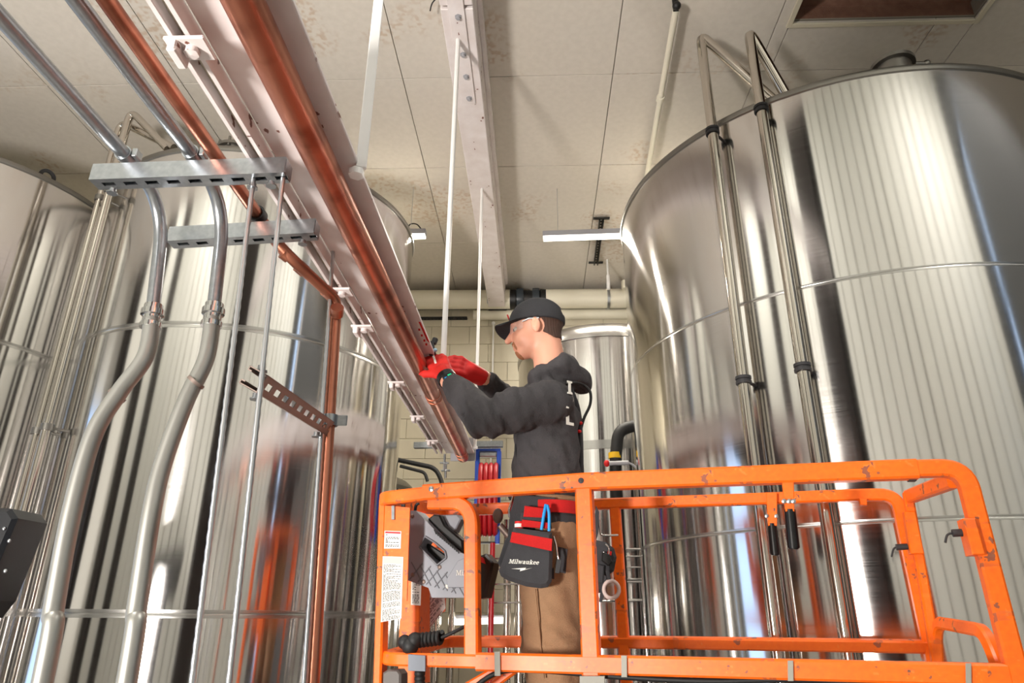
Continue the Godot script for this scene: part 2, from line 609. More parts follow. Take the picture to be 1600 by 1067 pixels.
func build_lights() -> void:
	led_lamp(P(0.056, 2.75, -4.70), P(1.26, 2.75, -4.65), "slim lit linear lamp hanging between white ceiling beam and large right steel tank", 6.5)
	led_lamp(P(-2.10, 2.75, -4.66), P(-0.86, 2.75, -4.64), "lit linear lamp end with curved cord peeking out behind left steel tank", 6.5)
	led_lamp(P(2.9, 2.75, -5.95), P(4.1, 2.75, -5.95), "added hidden linear lamp by the back wall behind the large right tank", 7.0)  # hidden lamp added to brighten the far wall and ceiling
	led_lamp(P(-4.3, 2.75, -5.75), P(-3.1, 2.75, -5.75), "added hidden linear lamp by the back wall behind the left tanks", 7.0)  # second hidden lamp, added as extra light for the back of the hall
	added_bay_lamp(P(-3.6, 6.8, 0.4))
	added_bay_lamp(P(4.0, 6.8, 0.2))
	# photo softbox on a stand to the left behind the camera: it throws the rod shadows onto beam and ceiling
	var c := P(-2.55, -0.5, 1.6)
	var aim := (P(-0.1, 1.5, -3.2) - c).normalized()
	var x := frame_at(c, aim)
	var t := thing("softbox_light", "lit white softbox on a black tripod stand", "softbox", Vector3(c.x, 0, c.z))
	var g := Geo.new()
	g.box(x, Vector3(0.44, 0.74, 0.02), 0.004)
	add(g, "lamp_diffuser", M.soft_glow, t)
	g = Geo.new()
	for k in 4:
		var q := [Vector3(-0.23, -0.38, 0.015), Vector3(0.23, -0.38, 0.015), Vector3(0.23, 0.38, 0.015), Vector3(-0.23, 0.38, 0.015)]
		var p0: Vector3 = x * q[k]
		var p1: Vector3 = x * q[(k + 1) % 4]
		var b0: Vector3 = x * Vector3(signf(q[k].x) * 0.07, signf(q[k].y) * 0.07, -0.3)
		var b1: Vector3 = x * Vector3(signf(q[(k + 1) % 4].x) * 0.07, signf(q[(k + 1) % 4].y) * 0.07, -0.3)
		g.face(p0, p1, b1, b0, c - aim * 0.1)
	add(g, "shade", M.black, t)
	g = Geo.new()
	g.box(x * Transform3D(Basis.IDENTITY, Vector3(0, 0, -0.37)), Vector3(0.14, 0.14, 0.16), 0.01)
	add(g, "lamp_head", M.black, t)
	var hd: Vector3 = x * Vector3(0, -0.07, -0.37)
	g = Geo.new()
	g.rod(Vector3(hd.x, 0.7, hd.z), hd, 0.018)
	add(g, "stand_pole", M.black, t)
	for k in 3:
		var a := TAU * k / 3.0 + 0.4
		g = Geo.new()
		g.rod(Vector3(hd.x, 0.85, hd.z), Vector3(hd.x + cos(a) * 0.5, 0.012, hd.z + sin(a) * 0.5), 0.012, 8)
		add(g, "leg", M.black, t)
	area(c + aim * 0.03, aim, Vector2(0.44, 0.74), 30.0, Color(1.0, 0.97, 0.94), "softbox_light_area")

func added_bay_lamp(c: Vector3) -> void:  # out-of-view lamp added to brighten the high rear wall
	var t := thing("added_bay_lamp", "added unseen lamp panel under the high bay roof, " + ("towards the doorway wall" if c.x < 0 else "towards the dark window wall"), "lamp", c, "added lamp panels under the high bay roof")
	var g := Geo.new()
	g.bx(c + Vector3(0, 0.05, 0), Vector3(1.3, 0.08, 0.7), 0.01)
	add(g, "housing", M.lamp_body, t)
	g = Geo.new()
	g.bx(c, Vector3(1.2, 0.02, 0.6), 0.004)
	add(g, "lamp_diffuser", M.lamp_glow, t)
	for q in [-0.5, 0.5]:
		g = Geo.new()
		g.rod(c + Vector3(q, 0.09, 0), Vector3(c.x + q, CY + 7.398, c.z), 0.008, 8)
		add(g, "suspension_rod", M.rod, t)
	area(c - Vector3(0, 0.02, 0), Vector3.DOWN, Vector2(1.2, 0.6), 27.0, Color(1.0, 0.98, 0.95), "added_bay_light")

# ------------------------------------------------------------------ room
func cut_rects(r: Rect2, hole: Rect2) -> Array:
	if not r.intersects(hole):
		return [r]
	var out := []
	var i := r.intersection(hole)
	if i.position.x > r.position.x: out.append(Rect2(r.position.x, r.position.y, i.position.x - r.position.x, r.size.y))
	if i.end.x < r.end.x: out.append(Rect2(i.end.x, r.position.y, r.end.x - i.end.x, r.size.y))
	if i.position.y > r.position.y: out.append(Rect2(i.position.x, r.position.y, i.size.x, i.position.y - r.position.y))
	if i.end.y < r.end.y: out.append(Rect2(i.position.x, i.end.y, i.size.x, r.end.y - i.end.y))
	return out

func build_room() -> void:
	# low hall with the tanks (z0 .. zs) opening into a high bay behind the camera (zs .. z1)
	var x0 := -5.6
	var x1 := 5.2
	var z0 := -6.6
	var zs := -1.9
	var z1 := 2.6
	var H := 3.2 + CY + 0.14
	var HB := 7.4 + CY
	var g := Geo.new()
	g.bx(Vector3((x0 + x1) / 2, -0.1, (z0 + z1) / 2), Vector3(x1 - x0 + 0.4, 0.2, z1 - z0 + 0.4))
	tag(add(g, "floor", M.floor), "grey polished concrete floor under the tanks", "floor", "", "structure")
	# ceiling boards under a dark deck, with a deep shaft
	var hole := Rect2(1.49, -3.07, 1.06, 0.9)
	var cl := Node3D.new()
	cl.name = "ceiling"
	add_child(cl)
	cl.position = P(0, 3.2, -3)
	tag(cl, "off-white painted board ceiling with rusty stains and thin joints", "ceiling", "", "structure")
	g = Geo.new()
	for r in cut_rects(Rect2(x0, z0, x1 - x0, zs - z0), hole):
		g.bx(P(r.get_center().x, 3.2 + 0.085, r.get_center().y), Vector3(r.size.x, 0.1, r.size.y))
	add(g, "deck", M.gap, cl)
	var xs := [x0, -5.0, -4.13, -3.2, -2.3, -0.85, 0.5, 1.412, 2.33, 3.25, 4.2, x1]
	var zs_ := [z0, -5.54, -4.39, -3.44, -2.3, zs]
	for a in xs.size() - 1:
		for b in zs_.size() - 1:
			for q in cut_rects(Rect2(xs[a], zs_[b], xs[a + 1] - xs[a], zs_[b + 1] - zs_[b]), hole):
				if q.size.x < 0.03 or q.size.y < 0.03:
					continue
				g = Geo.new()
				g.bx(P(q.get_center().x, 3.2 + 0.0125, q.get_center().y), Vector3(q.size.x - 0.005, 0.025, q.size.y - 0.005), 0.0015)
				add(g, "panel", M.ceiling, cl)
	# shaft
	var sh := Node3D.new()
	sh.name = "trim_1"
	add_child(sh)
	sh.position = P(hole.get_center().x, 3.2, hole.get_center().y)
	tag(sh, "dark brown recessed ceiling shaft with pale frame above right tank", "ceiling shaft", "", "structure")
	g = Geo.new()
	var hc := hole.get_center()
	for s in [-1.0, 1.0]:
		g.bx(P(hc.x + s * (hole.size.x / 2 + 0.02), 3.2 + 0.94, hc.y), Vector3(0.04, 1.8, hole.size.y + 0.08))
		g.bx(P(hc.x, 3.2 + 0.94, hc.y + s * (hole.size.y / 2 + 0.02)), Vector3(hole.size.x, 1.8, 0.04))
	add(g, "shaft_wall", M.shaft_wood, sh)
	g = Geo.new()
	g.bx(P(hc.x, 3.2 + 1.86, hc.y), Vector3(hole.size.x + 0.08, 0.04, hole.size.y + 0.08))
	add(g, "shaft_cover", M.shaft_wood, sh)
	g = Geo.new()
	for s in [-1.0, 1.0]:
		g.bx(P(hc.x + s * (hole.size.x / 2 + 0.004), 3.2 - 0.006, hc.y), Vector3(0.03, 0.012, hole.size.y + 0.036), 0.002)
		g.bx(P(hc.x, 3.2 - 0.006, hc.y + s * (hole.size.y / 2 + 0.004)), Vector3(hole.size.x - 0.02, 0.012, 0.03), 0.002)
	add(g, "shaft_frame", M.wall, sh)
	# back wall of painted blocks
	g = Geo.new()
	g.bx(Vector3((x0 + x1) / 2, H / 2, z0 - 0.12), Vector3(x1 - x0 + 0.4, H, 0.2))
	var wb := add(g, "wall_back", M.mortar)
	tag(wb, "cream painted block wall behind the tanks", "wall", "", "structure")
	for row in 27:
		var y := row * 0.2
		var x := -1.9 + (0.2 if row % 2 else 0.0)
		while x < 1.9:
			g = Geo.new()
			g.bx(Vector3(x + 0.2, y + 0.1, z0 - 0.012), Vector3(0.397, 0.197, 0.03), 0.002)
			add(g, "block", M.wall, wb)
			x += 0.4
	g = Geo.new()
	for s in [[x0, -1.9], [2.1, x1]]:
		g.bx(Vector3((s[0] + s[1]) / 2, H / 2, z0 - 0.012), Vector3(s[1] - s[0], H, 0.03))
	add(g, "wall_coat", M.wall, wb)
	# left wall with a tall open doorway that lets daylight in
	g = Geo.new()
	var dz0 := -3.05
	var dz1 := -2.1
	var dh := 3.9
	g.bx(Vector3(x0 - 0.1, HB / 2, (z0 + dz0) / 2), Vector3(0.2, HB, dz0 - z0))
	g.bx(Vector3(x0 - 0.1, HB / 2, (dz1 + z1) / 2), Vector3(0.2, HB, z1 - dz1))
	g.bx(Vector3(x0 - 0.1, (dh + HB) / 2, (dz0 + dz1) / 2), Vector3(0.2, HB - dh, dz1 - dz0))
	tag(add(g, "wall_left", M.white_panel), "white painted side wall beyond the left tanks", "wall", "", "structure")
	g = Geo.new()
	for z in [dz0, dz1]:
		g.bx(Vector3(x0 - 0.1, dh / 2, z), Vector3(0.24, dh, 0.06), 0.005)
	g.bx(Vector3(x0 - 0.1, dh + 0.03, (dz0 + dz1) / 2), Vector3(0.24, 0.06, dz1 - dz0 + 0.12), 0.005)
	tag(add(g, "door_1", M.white_rod), "tall open doorway frame in the left side wall", "door", "", "structure")
	# right wall: dark sheet with a tall narrow window near the rear corner
	var w0 := 1.5
	var w1 := 1.95
	g = Geo.new()
	g.bx(Vector3(x1 + 0.1, HB / 2, (z0 + w0) / 2), Vector3(0.2, HB, w0 - z0))
	g.bx(Vector3(x1 + 0.1, HB / 2, (w1 + z1) / 2), Vector3(0.2, HB, z1 - w1))
	g.bx(Vector3(x1 + 0.1, 0.35, (w0 + w1) / 2), Vector3(0.2, 0.7, w1 - w0))
	g.bx(Vector3(x1 + 0.1, (7.6 + HB) / 2, (w0 + w1) / 2), Vector3(0.2, HB - 7.6, w1 - w0))
	tag(add(g, "wall_right", M.grey_sheet), "dark grey sheet side wall beyond the right tank", "wall", "", "structure")
	g = Geo.new()
	for z in [w0, w1]:
		g.bx(Vector3(x1 + 0.08, 4.15, z), Vector3(0.2, 6.9, 0.05), 0.004)
	for y in [0.7, 3.0, 5.3, 7.6]:
		g.bx(Vector3(x1 + 0.08, y, (w0 + w1) / 2), Vector3(0.2, 0.05, w1 - w0 + 0.05), 0.004)
	var wd := add(g, "window_1", M.dark_grey)
	tag(wd, "tall narrow window in the dark right wall", "window", "", "structure")
	var glass := std(Color(0.85, 0.92, 1.0, 0.12), 0.03)
	glass.transparency = BaseMaterial3D.TRANSPARENCY_ALPHA
	for y in [1.85, 4.15, 6.45]:
		g = Geo.new()
		g.bx(Vector3(x1 + 0.1, y, (w0 + w1) / 2), Vector3(0.006, 2.25, w1 - w0 - 0.04))
		add(g, "pane", glass, wd)
	# rear wall of the high bay: white sheet panels with open joints
	g = Geo.new()
	g.bx(Vector3((x0 + x1) / 2, HB / 2, z1 + 0.12), Vector3(x1 - x0 + 0.4, HB, 0.2))
	var wr := add(g, "wall_rear", M.gap)
	tag(wr, "high rear wall of white sheet panels facing the tanks", "wall", "", "structure")
	var px := x0
	var n := 0
	while px < x1 - 0.3:
		g = Geo.new()
		var jt := 0.075 if n % 4 == 3 else 0.04
		g.bx(Vector3(px + 0.225, HB / 2, z1 - 0.05), Vector3(0.45 - jt, HB, 0.14), 0.008)
		add(g, "panel", M.white_panel, wr)
		px += 0.45
		n += 1
	# bulkhead above the low ceiling and roof of the high bay
	g = Geo.new()
	g.bx(Vector3((x0 + x1) / 2, (H + HB) / 2, zs - 0.1), Vector3(x1 - x0, HB - H, 0.2))
	tag(add(g, "wall_bulkhead", M.white_panel), "white bulkhead above the edge of the low ceiling", "wall", "", "structure")
	g = Geo.new()
	g.bx(Vector3((x0 + x1) / 2, HB + 0.1, (zs + z1) / 2), Vector3(x1 - x0 + 0.4, 0.2, z1 - zs + 0.6))
	tag(add(g, "ceiling_bay", M.white_panel), "white roof of the high bay", "ceiling", "", "structure")
	# dark steel column that carries the beams behind the camera
	g = Geo.new()
	g.bx(Vector3(-0.78, HB / 2, 0.72), Vector3(0.64, HB, 0.03), 0.003)
	g.bx(Vector3(-0.78, HB / 2, 0.30), Vector3(0.64, HB, 0.03), 0.003)
	g.bx(Vector3(-0.78, HB / 2, 0.51), Vector3(0.04, HB, 0.42), 0.003)
	tag(add(g, "trim_2", M.brown_dark), "dark wide-flange steel column carrying the beam ends", "column", "", "structure")
	# unseen columns added at the left wall to put dark stripes into the tank reflections
	var k := 3
	for z in [-1.75, -0.2, 1.35]:
		g = Geo.new()
		g.bx(Vector3(x0 + 0.2, HB / 2, z), Vector3(0.36, HB, 0.04), 0.003)
		g.bx(Vector3(x0 + 0.2, HB / 2, z + 0.3), Vector3(0.36, HB, 0.04), 0.003)
		g.bx(Vector3(x0 + 0.2, HB / 2, z + 0.15), Vector3(0.04, HB, 0.28), 0.003)
		tag(add(g, "trim_%d" % k, M.brown_dark), ["added unseen dark column beside the doorway in the left wall", "added unseen dark column midway along the left wall", "added unseen dark column near the rear corner of the left wall"][k - 3], "column", "", "structure")
		k += 1

func build_ceiling_beam() -> void:
	var t := thing("ceiling_beam", "white painted ceiling beam with bolted steel splice plate", "beam", P(-0.4, 2.92, -2.0))
	var g := Geo.new()
	g.bx(P(-0.402, 3.06, -4.51), Vector3(0.172, 0.28, 3.72), 0.004)
	add(g, "beam_body", M.white_paint, t)
	g = Geo.new()
	g.bx(P(-0.402, 3.06, -1.175), Vector3(0.172, 0.28, 2.91), 0.004)
	add(g, "beam_body", M.white_paint, t)
	g = Geo.new()
	g.bx(P(-0.405, 2.915, -2.65), Vector3(0.085, 0.01, 1.4), 0.002)
	var pl := add(g, "splice_plate", M.white_paint, t)
	for z in [-3.3, -3.12, -2.95, -2.69, -2.4, -2.2]:
		g = Geo.new()
		g.lathe(Transform3D(Basis(Vector3.RIGHT, PI), P(-0.398, 2.91, z)), [Vector2(0.019, 0), Vector2(0.019, 0.004), Vector2(0.012, 0.005), Vector2(0.012, 0.016), Vector2(0.0, 0.018)], 6)
		add(g, "bolt", M.lamp_body, pl)
	g = Geo.new()
	g.bx(P(-0.402, 3.03, -6.46), Vector3(0.19, 0.20, 0.14), 0.006)
	add(g, "beam_seat", M.dark_grey, t)
	# side ledger strip along the beam
	g = Geo.new()
	g.bx(P(-0.302, 3.17, -4.1), Vector3(0.028, 0.06, 4.4), 0.003)
	add(g, "ledger_strip", M.white_paint, t)

func tank(label: String, ax: float, az: float, r: float, top: float, bands: Array, bw: float, seg := 128) -> Node3D:
	var t := thing("steel_tank", label, "tank", Vector3(ax, 0, az))
	var x := Transform3D(Basis.IDENTITY, Vector3(ax, 0, az))
	var g := Geo.new()
	g.lathe(x, [Vector2(r * 0.9, 0.42), Vector2(r * 0.99, 0.46), Vector2(r, 0.55), Vector2(r, CY + top - 0.035)], seg)
	add(g, "shell", M.steel, t)
	g = Geo.new()
	var e := CY + top
	g.lathe(x, [Vector2(r - 0.002, e - 0.04), Vector2(r + 0.008, e - 0.035), Vector2(r + 0.012, e - 0.02), Vector2(r + 0.008, e - 0.004), Vector2(r - 0.008, e + 0.004), Vector2(r * 0.6, e + 0.07), Vector2(0.0, e + 0.13)], seg)
	add(g, "roof", M.steel_dull, t)
	for b in bands:
		g = Geo.new()
		var y: float = CY + b
		g.lathe(x, [Vector2(r - 0.002, y - bw), Vector2(r + 0.0012, y - bw * 0.9), Vector2(r + 0.0014, y - bw * 0.15), Vector2(r + 0.0004, y), Vector2(r + 0.0014, y + bw * 0.15), Vector2(r + 0.0012, y + bw * 0.9), Vector2(r - 0.002, y + bw)], seg)
		add(g, "weld_band", M.steel_band, t)
	for k in 4:
		g = Geo.new()
		var a := TAU * (k + 0.5) / 4
		var q := Vector3(ax + sin(a) * r * 0.75, 0, az + cos(a) * r * 0.75)
		g.rod(q, q + Vector3(0, 0.55, 0), 0.07, 14)
		add(g, "leg", M.steel_dull, t)
	return t

func build_tanks() -> void:
	# large tank on the right
	var ax := 1.966
	var az := -4.046
	var r := 1.368
	var t := tank("large brushed steel tank with two vertical pipes behind the orange basket", ax, az, r, 2.5156, [1.411, 0.349], 0.011)
	for q in [[-44.6, 3.08, 1197.0, 146.0], [-34.0, 2.93, 1221.0, 137.0]]:
		var a := deg_to_rad(q[0])
		var b := Vector3(ax + sin(a) * (r + 0.08), 0, az + cos(a) * (r + 0.08))
		var g := Geo.new()
		g.tube(round_path([b, Vector3(b.x, CY + q[1], b.z), Vector3(b.x, CY + q[1], b.z).lerp(at_h(q[2], q[3], 2.60), 1.16)], 0.07), 0.027, 16)
		var pp := add(g, "vent_pipe", M.steel_pipe, t)
		for h in [2.40, 1.0, -0.6]:
			g = Geo.new()
			g.lathe(Transform3D(Basis.IDENTITY, Vector3(b.x, CY + h, b.z)), [Vector2(0.028, -0.018), Vector2(0.036, -0.018), Vector2(0.036, -0.005), Vector2(0.031, -0.004), Vector2(0.031, 0.004), Vector2(0.036, 0.005), Vector2(0.036, 0.018), Vector2(0.028, 0.018)], 16)
			var w := Vector3(ax + sin(a) * (r - 0.01), CY + h, az + cos(a) * (r - 0.01))
			g.rod(Vector3(b.x, CY + h, b.z).lerp(w, 0.4), w, 0.008, 8)
			add(g, "pipe_clamp", M.dark_grey, pp)
	# manway neck on the roof
	var g2 := Geo.new()
	var mc := at_h(1417, 92, 2.56) + Vector3(0.0, 0, -0.12)
	g2.lathe(Transform3D(Basis.IDENTITY, mc - Vector3(0, 0.05, 0)), [Vector2(0.085, 0), Vector2(0.085, 0.10), Vector2(0.105, 0.105), Vector2(0.105, 0.125), Vector2(0.09, 0.135), Vector2(0.0, 0.14)], 28)
	var mw := add(g2, "manway", M.steel_dull, t)
	g2 = Geo.new()
	g2.rod(mc + Vector3(0.1, 0.06, 0.02), mc + Vector3(0.15, 0.06, 0.02), 0.012, 8)
	g2.ball(mc + Vector3(0.16, 0.06, 0.02), Vector3(0.02, 0.02, 0.02))
	add(g2, "clamp_knob", M.steel_dull, mw)
	# lifting lug at the left of the rim
	lug(t, ax, az, r, -83.0, 2.5156)
	# left tank with its own pair of pipes
	ax = -1.968
	az = -4.374
	r = 1.044
	t = tank("brushed steel tank behind the grey conduits and hoses", ax, az, r, 2.616, [1.442, -0.013], 0.02)
	var ends := [at_h(272, 231, 2.66), at_h(262, 233, 2.66)]
	var n := 0
	for q in [[-41.0, 2.97], [-34.0, 2.99]]:
		var a := deg_to_rad(q[0])
		var b := Vector3(ax + sin(a) * (r + 0.08), 0, az + cos(a) * (r + 0.08))
		var g := Geo.new()
		g.tube(round_path([b, Vector3(b.x, CY + q[1], b.z), ends[n]], 0.09), 0.024, 16)
		var pp := add(g, "vent_pipe", M.steel_pipe, t)
		for h in [2.38, 0.9]:
			g = Geo.new()
			g.lathe(Transform3D(Basis.IDENTITY, Vector3(b.x, CY + h, b.z)), [Vector2(0.025, -0.018), Vector2(0.032, -0.018), Vector2(0.032, 0.018), Vector2(0.025, 0.018)], 16)
			var w := Vector3(ax + sin(a) * (r - 0.01), CY + h, az + cos(a) * (r - 0.01))
			g.rod(Vector3(b.x, CY + h, b.z).lerp(w, 0.4), w, 0.008, 8)
			add(g, "pipe_clamp", M.steel_dull, pp)
		n += 1
	g2 = Geo.new()
	mc = at_h(352, 222, 2.66) + Vector3(0, 0, -0.15)
	g2.lathe(Transform3D(Basis.IDENTITY, mc - Vector3(0, 0.06, 0)), [Vector2(0.1, 0), Vector2(0.1, 0.08), Vector2(0.12, 0.085), Vector2(0.12, 0.105), Vector2(0.0, 0.115)], 28)
	mw = add(g2, "manway", M.steel_dull, t)
	for k in 8:
		g2 = Geo.new()
		var a2 := TAU * k / 8
		g2.rod(mc + Vector3(cos(a2) * 0.108, 0.01, sin(a2) * 0.108), mc + Vector3(cos(a2) * 0.108, 0.075, sin(a2) * 0.108), 0.009, 6)
		add(g2, "clamp_bolt", M.steel_dull, mw)
	# tank at the left edge
	t = tank("brushed steel tank cut by the left picture edge, reflecting brown shade", -4.05, -4.094, 1.03, 2.60, [1.46], 0.016)
	lug(t, -4.05, -4.094, 1.03, 62.0, 2.60)
	# tank beyond the worker
	build_far_tank()

func lug(t: Node3D, ax: float, az: float, r: float, deg: float, top: float) -> void:
	var a := deg_to_rad(deg)
	var g := Geo.new()
	var c := Vector3(ax + sin(a) * (r - 0.05), CY + top + 0.01, az + cos(a) * (r - 0.05))
	var x := Transform3D(Basis(Vector3.UP, a), c)
	var ring := PackedVector3Array()
	for k in 13:
		var b := PI * k / 12
		ring.append(x * Vector3(cos(b) * 0.04, 0.02 + sin(b) * 0.04, 0))
	ring.insert(0, x * Vector3(0.04, -0.03, 0))
	ring.append(x * Vector3(-0.04, -0.03, 0))
	g.sweep(ring, rect_poly(0.022, 0.016, 0.002), x.basis.z)
	add(g, "lifting_lug", M.dark_grey, t)

func build_far_tank() -> void:
	var ax := 0.60
	var az := -5.78
	var r := 0.76
	var top := 2.16
	var t := thing("steel_tank", "smaller round-shouldered steel tank against the back wall behind the worker", "tank", Vector3(ax, 0, az))
	var x := Transform3D(Basis.IDENTITY, Vector3(ax, 0, az))
	var g := Geo.new()
	var e := CY + top
	g.lathe(x, [Vector2(r * 0.9, 0.42), Vector2(r, 0.5), Vector2(r, e - 0.1)], 96)
	add(g, "shell", M.steel, t)
	g = Geo.new()
	var prof := [Vector2(r - 0.004, e - 0.125), Vector2(r + 0.01, e - 0.12), Vector2(r + 0.012, e - 0.09)]
	for k in 7:
		var a := PI / 2 * k / 6
		prof.append(Vector2(r - 0.09 + cos(a) * 0.10, e - 0.08 + sin(a) * 0.10))
	prof.append(Vector2(0.0, e + 0.1))
	g.lathe(x, prof, 96)
	add(g, "roof", M.steel_band, t)
	g = Geo.new()
	var y := CY + 1.175
	g.lathe(x, [Vector2(r - 0.002, y - 0.035), Vector2(r + 0.004, y - 0.033), Vector2(r + 0.004, y + 0.033), Vector2(r - 0.002, y + 0.035)], 96)
	add(g, "weld_band", M.steel_band, t)
	for k in 4:
		g = Geo.new()
		var a := TAU * (k + 0.5) / 4
		g.rod(Vector3(ax + sin(a) * 0.5, 0, az + cos(a) * 0.5), Vector3(ax + sin(a) * 0.5, 0.5, az + cos(a) * 0.5), 0.05)
		add(g, "leg", M.steel_dull, t)

# ------------------------------------------------------------------ pipe rack
func strut_poly() -> PackedVector2Array:
	# open channel 41 x 41 mm, slot towards +y, walls 3 mm, lips turned in
	return PackedVector2Array([Vector2(-0.0205, -0.0205), Vector2(0.0205, -0.0205), Vector2(0.0205, 0.0205), Vector2(0.011, 0.0205), Vector2(0.011, 0.0135), Vector2(0.0135, 0.0135), Vector2(0.0135, 0.0175), Vector2(0.0175, 0.0175), Vector2(0.0175, -0.0175), Vector2(-0.0175, -0.0175), Vector2(-0.0175, 0.0175), Vector2(-0.0135, 0.0175), Vector2(-0.0135, 0.0135), Vector2(-0.011, 0.0135), Vector2(-0.011, 0.0205), Vector2(-0.0205, 0.0205)])

func strut(t: Node3D, a: Vector3, b: Vector3, open_dir: Vector3, mat: Material, slots := true, lid := false) -> void:
	# a slotted channel from a to b; its back (away from the opening) carries slots
	var w := 0.0205
	var d := (b - a).normalized()
	var up := open_dir.normalized()
	var side := d.cross(up).normalized()
	var l := a.distance_to(b)
	var x := Transform3D(Basis(side, up, d), (a + b) * 0.5)
	var g := Geo.new()
	for s in [-1.0, 1.0]:
		g.box(x * Transform3D(Basis.IDENTITY, Vector3(s * (w - 0.0013), 0, 0)), Vector3(0.0026, 2 * w, l), 0.0005)
		g.box(x * Transform3D(Basis.IDENTITY, Vector3(s * 0.0158, w - 0.0013, 0)), Vector3(0.0095, 0.0026, l), 0.0005)
		g.box(x * Transform3D(Basis.IDENTITY, Vector3(s * 0.0118, w - 0.005, 0)), Vector3(0.0026, 0.008, l))
	# back web with slots: two edge strips and bridges between the slots
	for s in [-1.0, 1.0]:
		g.box(x * Transform3D(Basis.IDENTITY, Vector3(s * 0.0137, -w + 0.0013, 0)), Vector3(0.0137, 0.0026, l))
	if slots:
		var z := -l / 2
		while z < l / 2:
			var e := minf(z + 0.021, l / 2)
			g.box(x * Transform3D(Basis.IDENTITY, Vector3(0, -w + 0.0013, (z + e) / 2)), Vector3(0.0138, 0.0026, e - z))
			z += 0.05
	else:
		g.box(x * Transform3D(Basis.IDENTITY, Vector3(0, -w + 0.0013, 0)), Vector3(0.0138, 0.0026, l))
	add(g, "channel", mat, t)
	if lid:  # added lid blocks light from above so that the slots turn dark
		g = Geo.new()
		g.box(x * Transform3D(Basis.IDENTITY, Vector3(0, w + 0.0012, 0)), Vector3(0.04, 0.002, l))
		for e in [-1.0, 1.0]:
			g.box(x * Transform3D(Basis.IDENTITY, Vector3(0, 0, e * (l / 2 + 0.001))), Vector3(0.036, 0.036, 0.002))
		add(g, "shade_lid", M.galv, t)

func nut(t: Node3D, c: Vector3, axis := Vector3.UP, s := 1.0, mat: Material = null) -> void:
	var g := Geo.new()
	var x := y_to(c, axis)
	g.lathe(x, [Vector2(0.0, -0.010 * s), Vector2(0.017 * s, -0.010 * s), Vector2(0.017 * s, -0.007 * s), Vector2(0.011 * s, -0.006 * s), Vector2(0.011 * s, 0.006 * s), Vector2(0.0, 0.007 * s)], 6)
	add(g, "nut", mat if mat else M.galv, t)

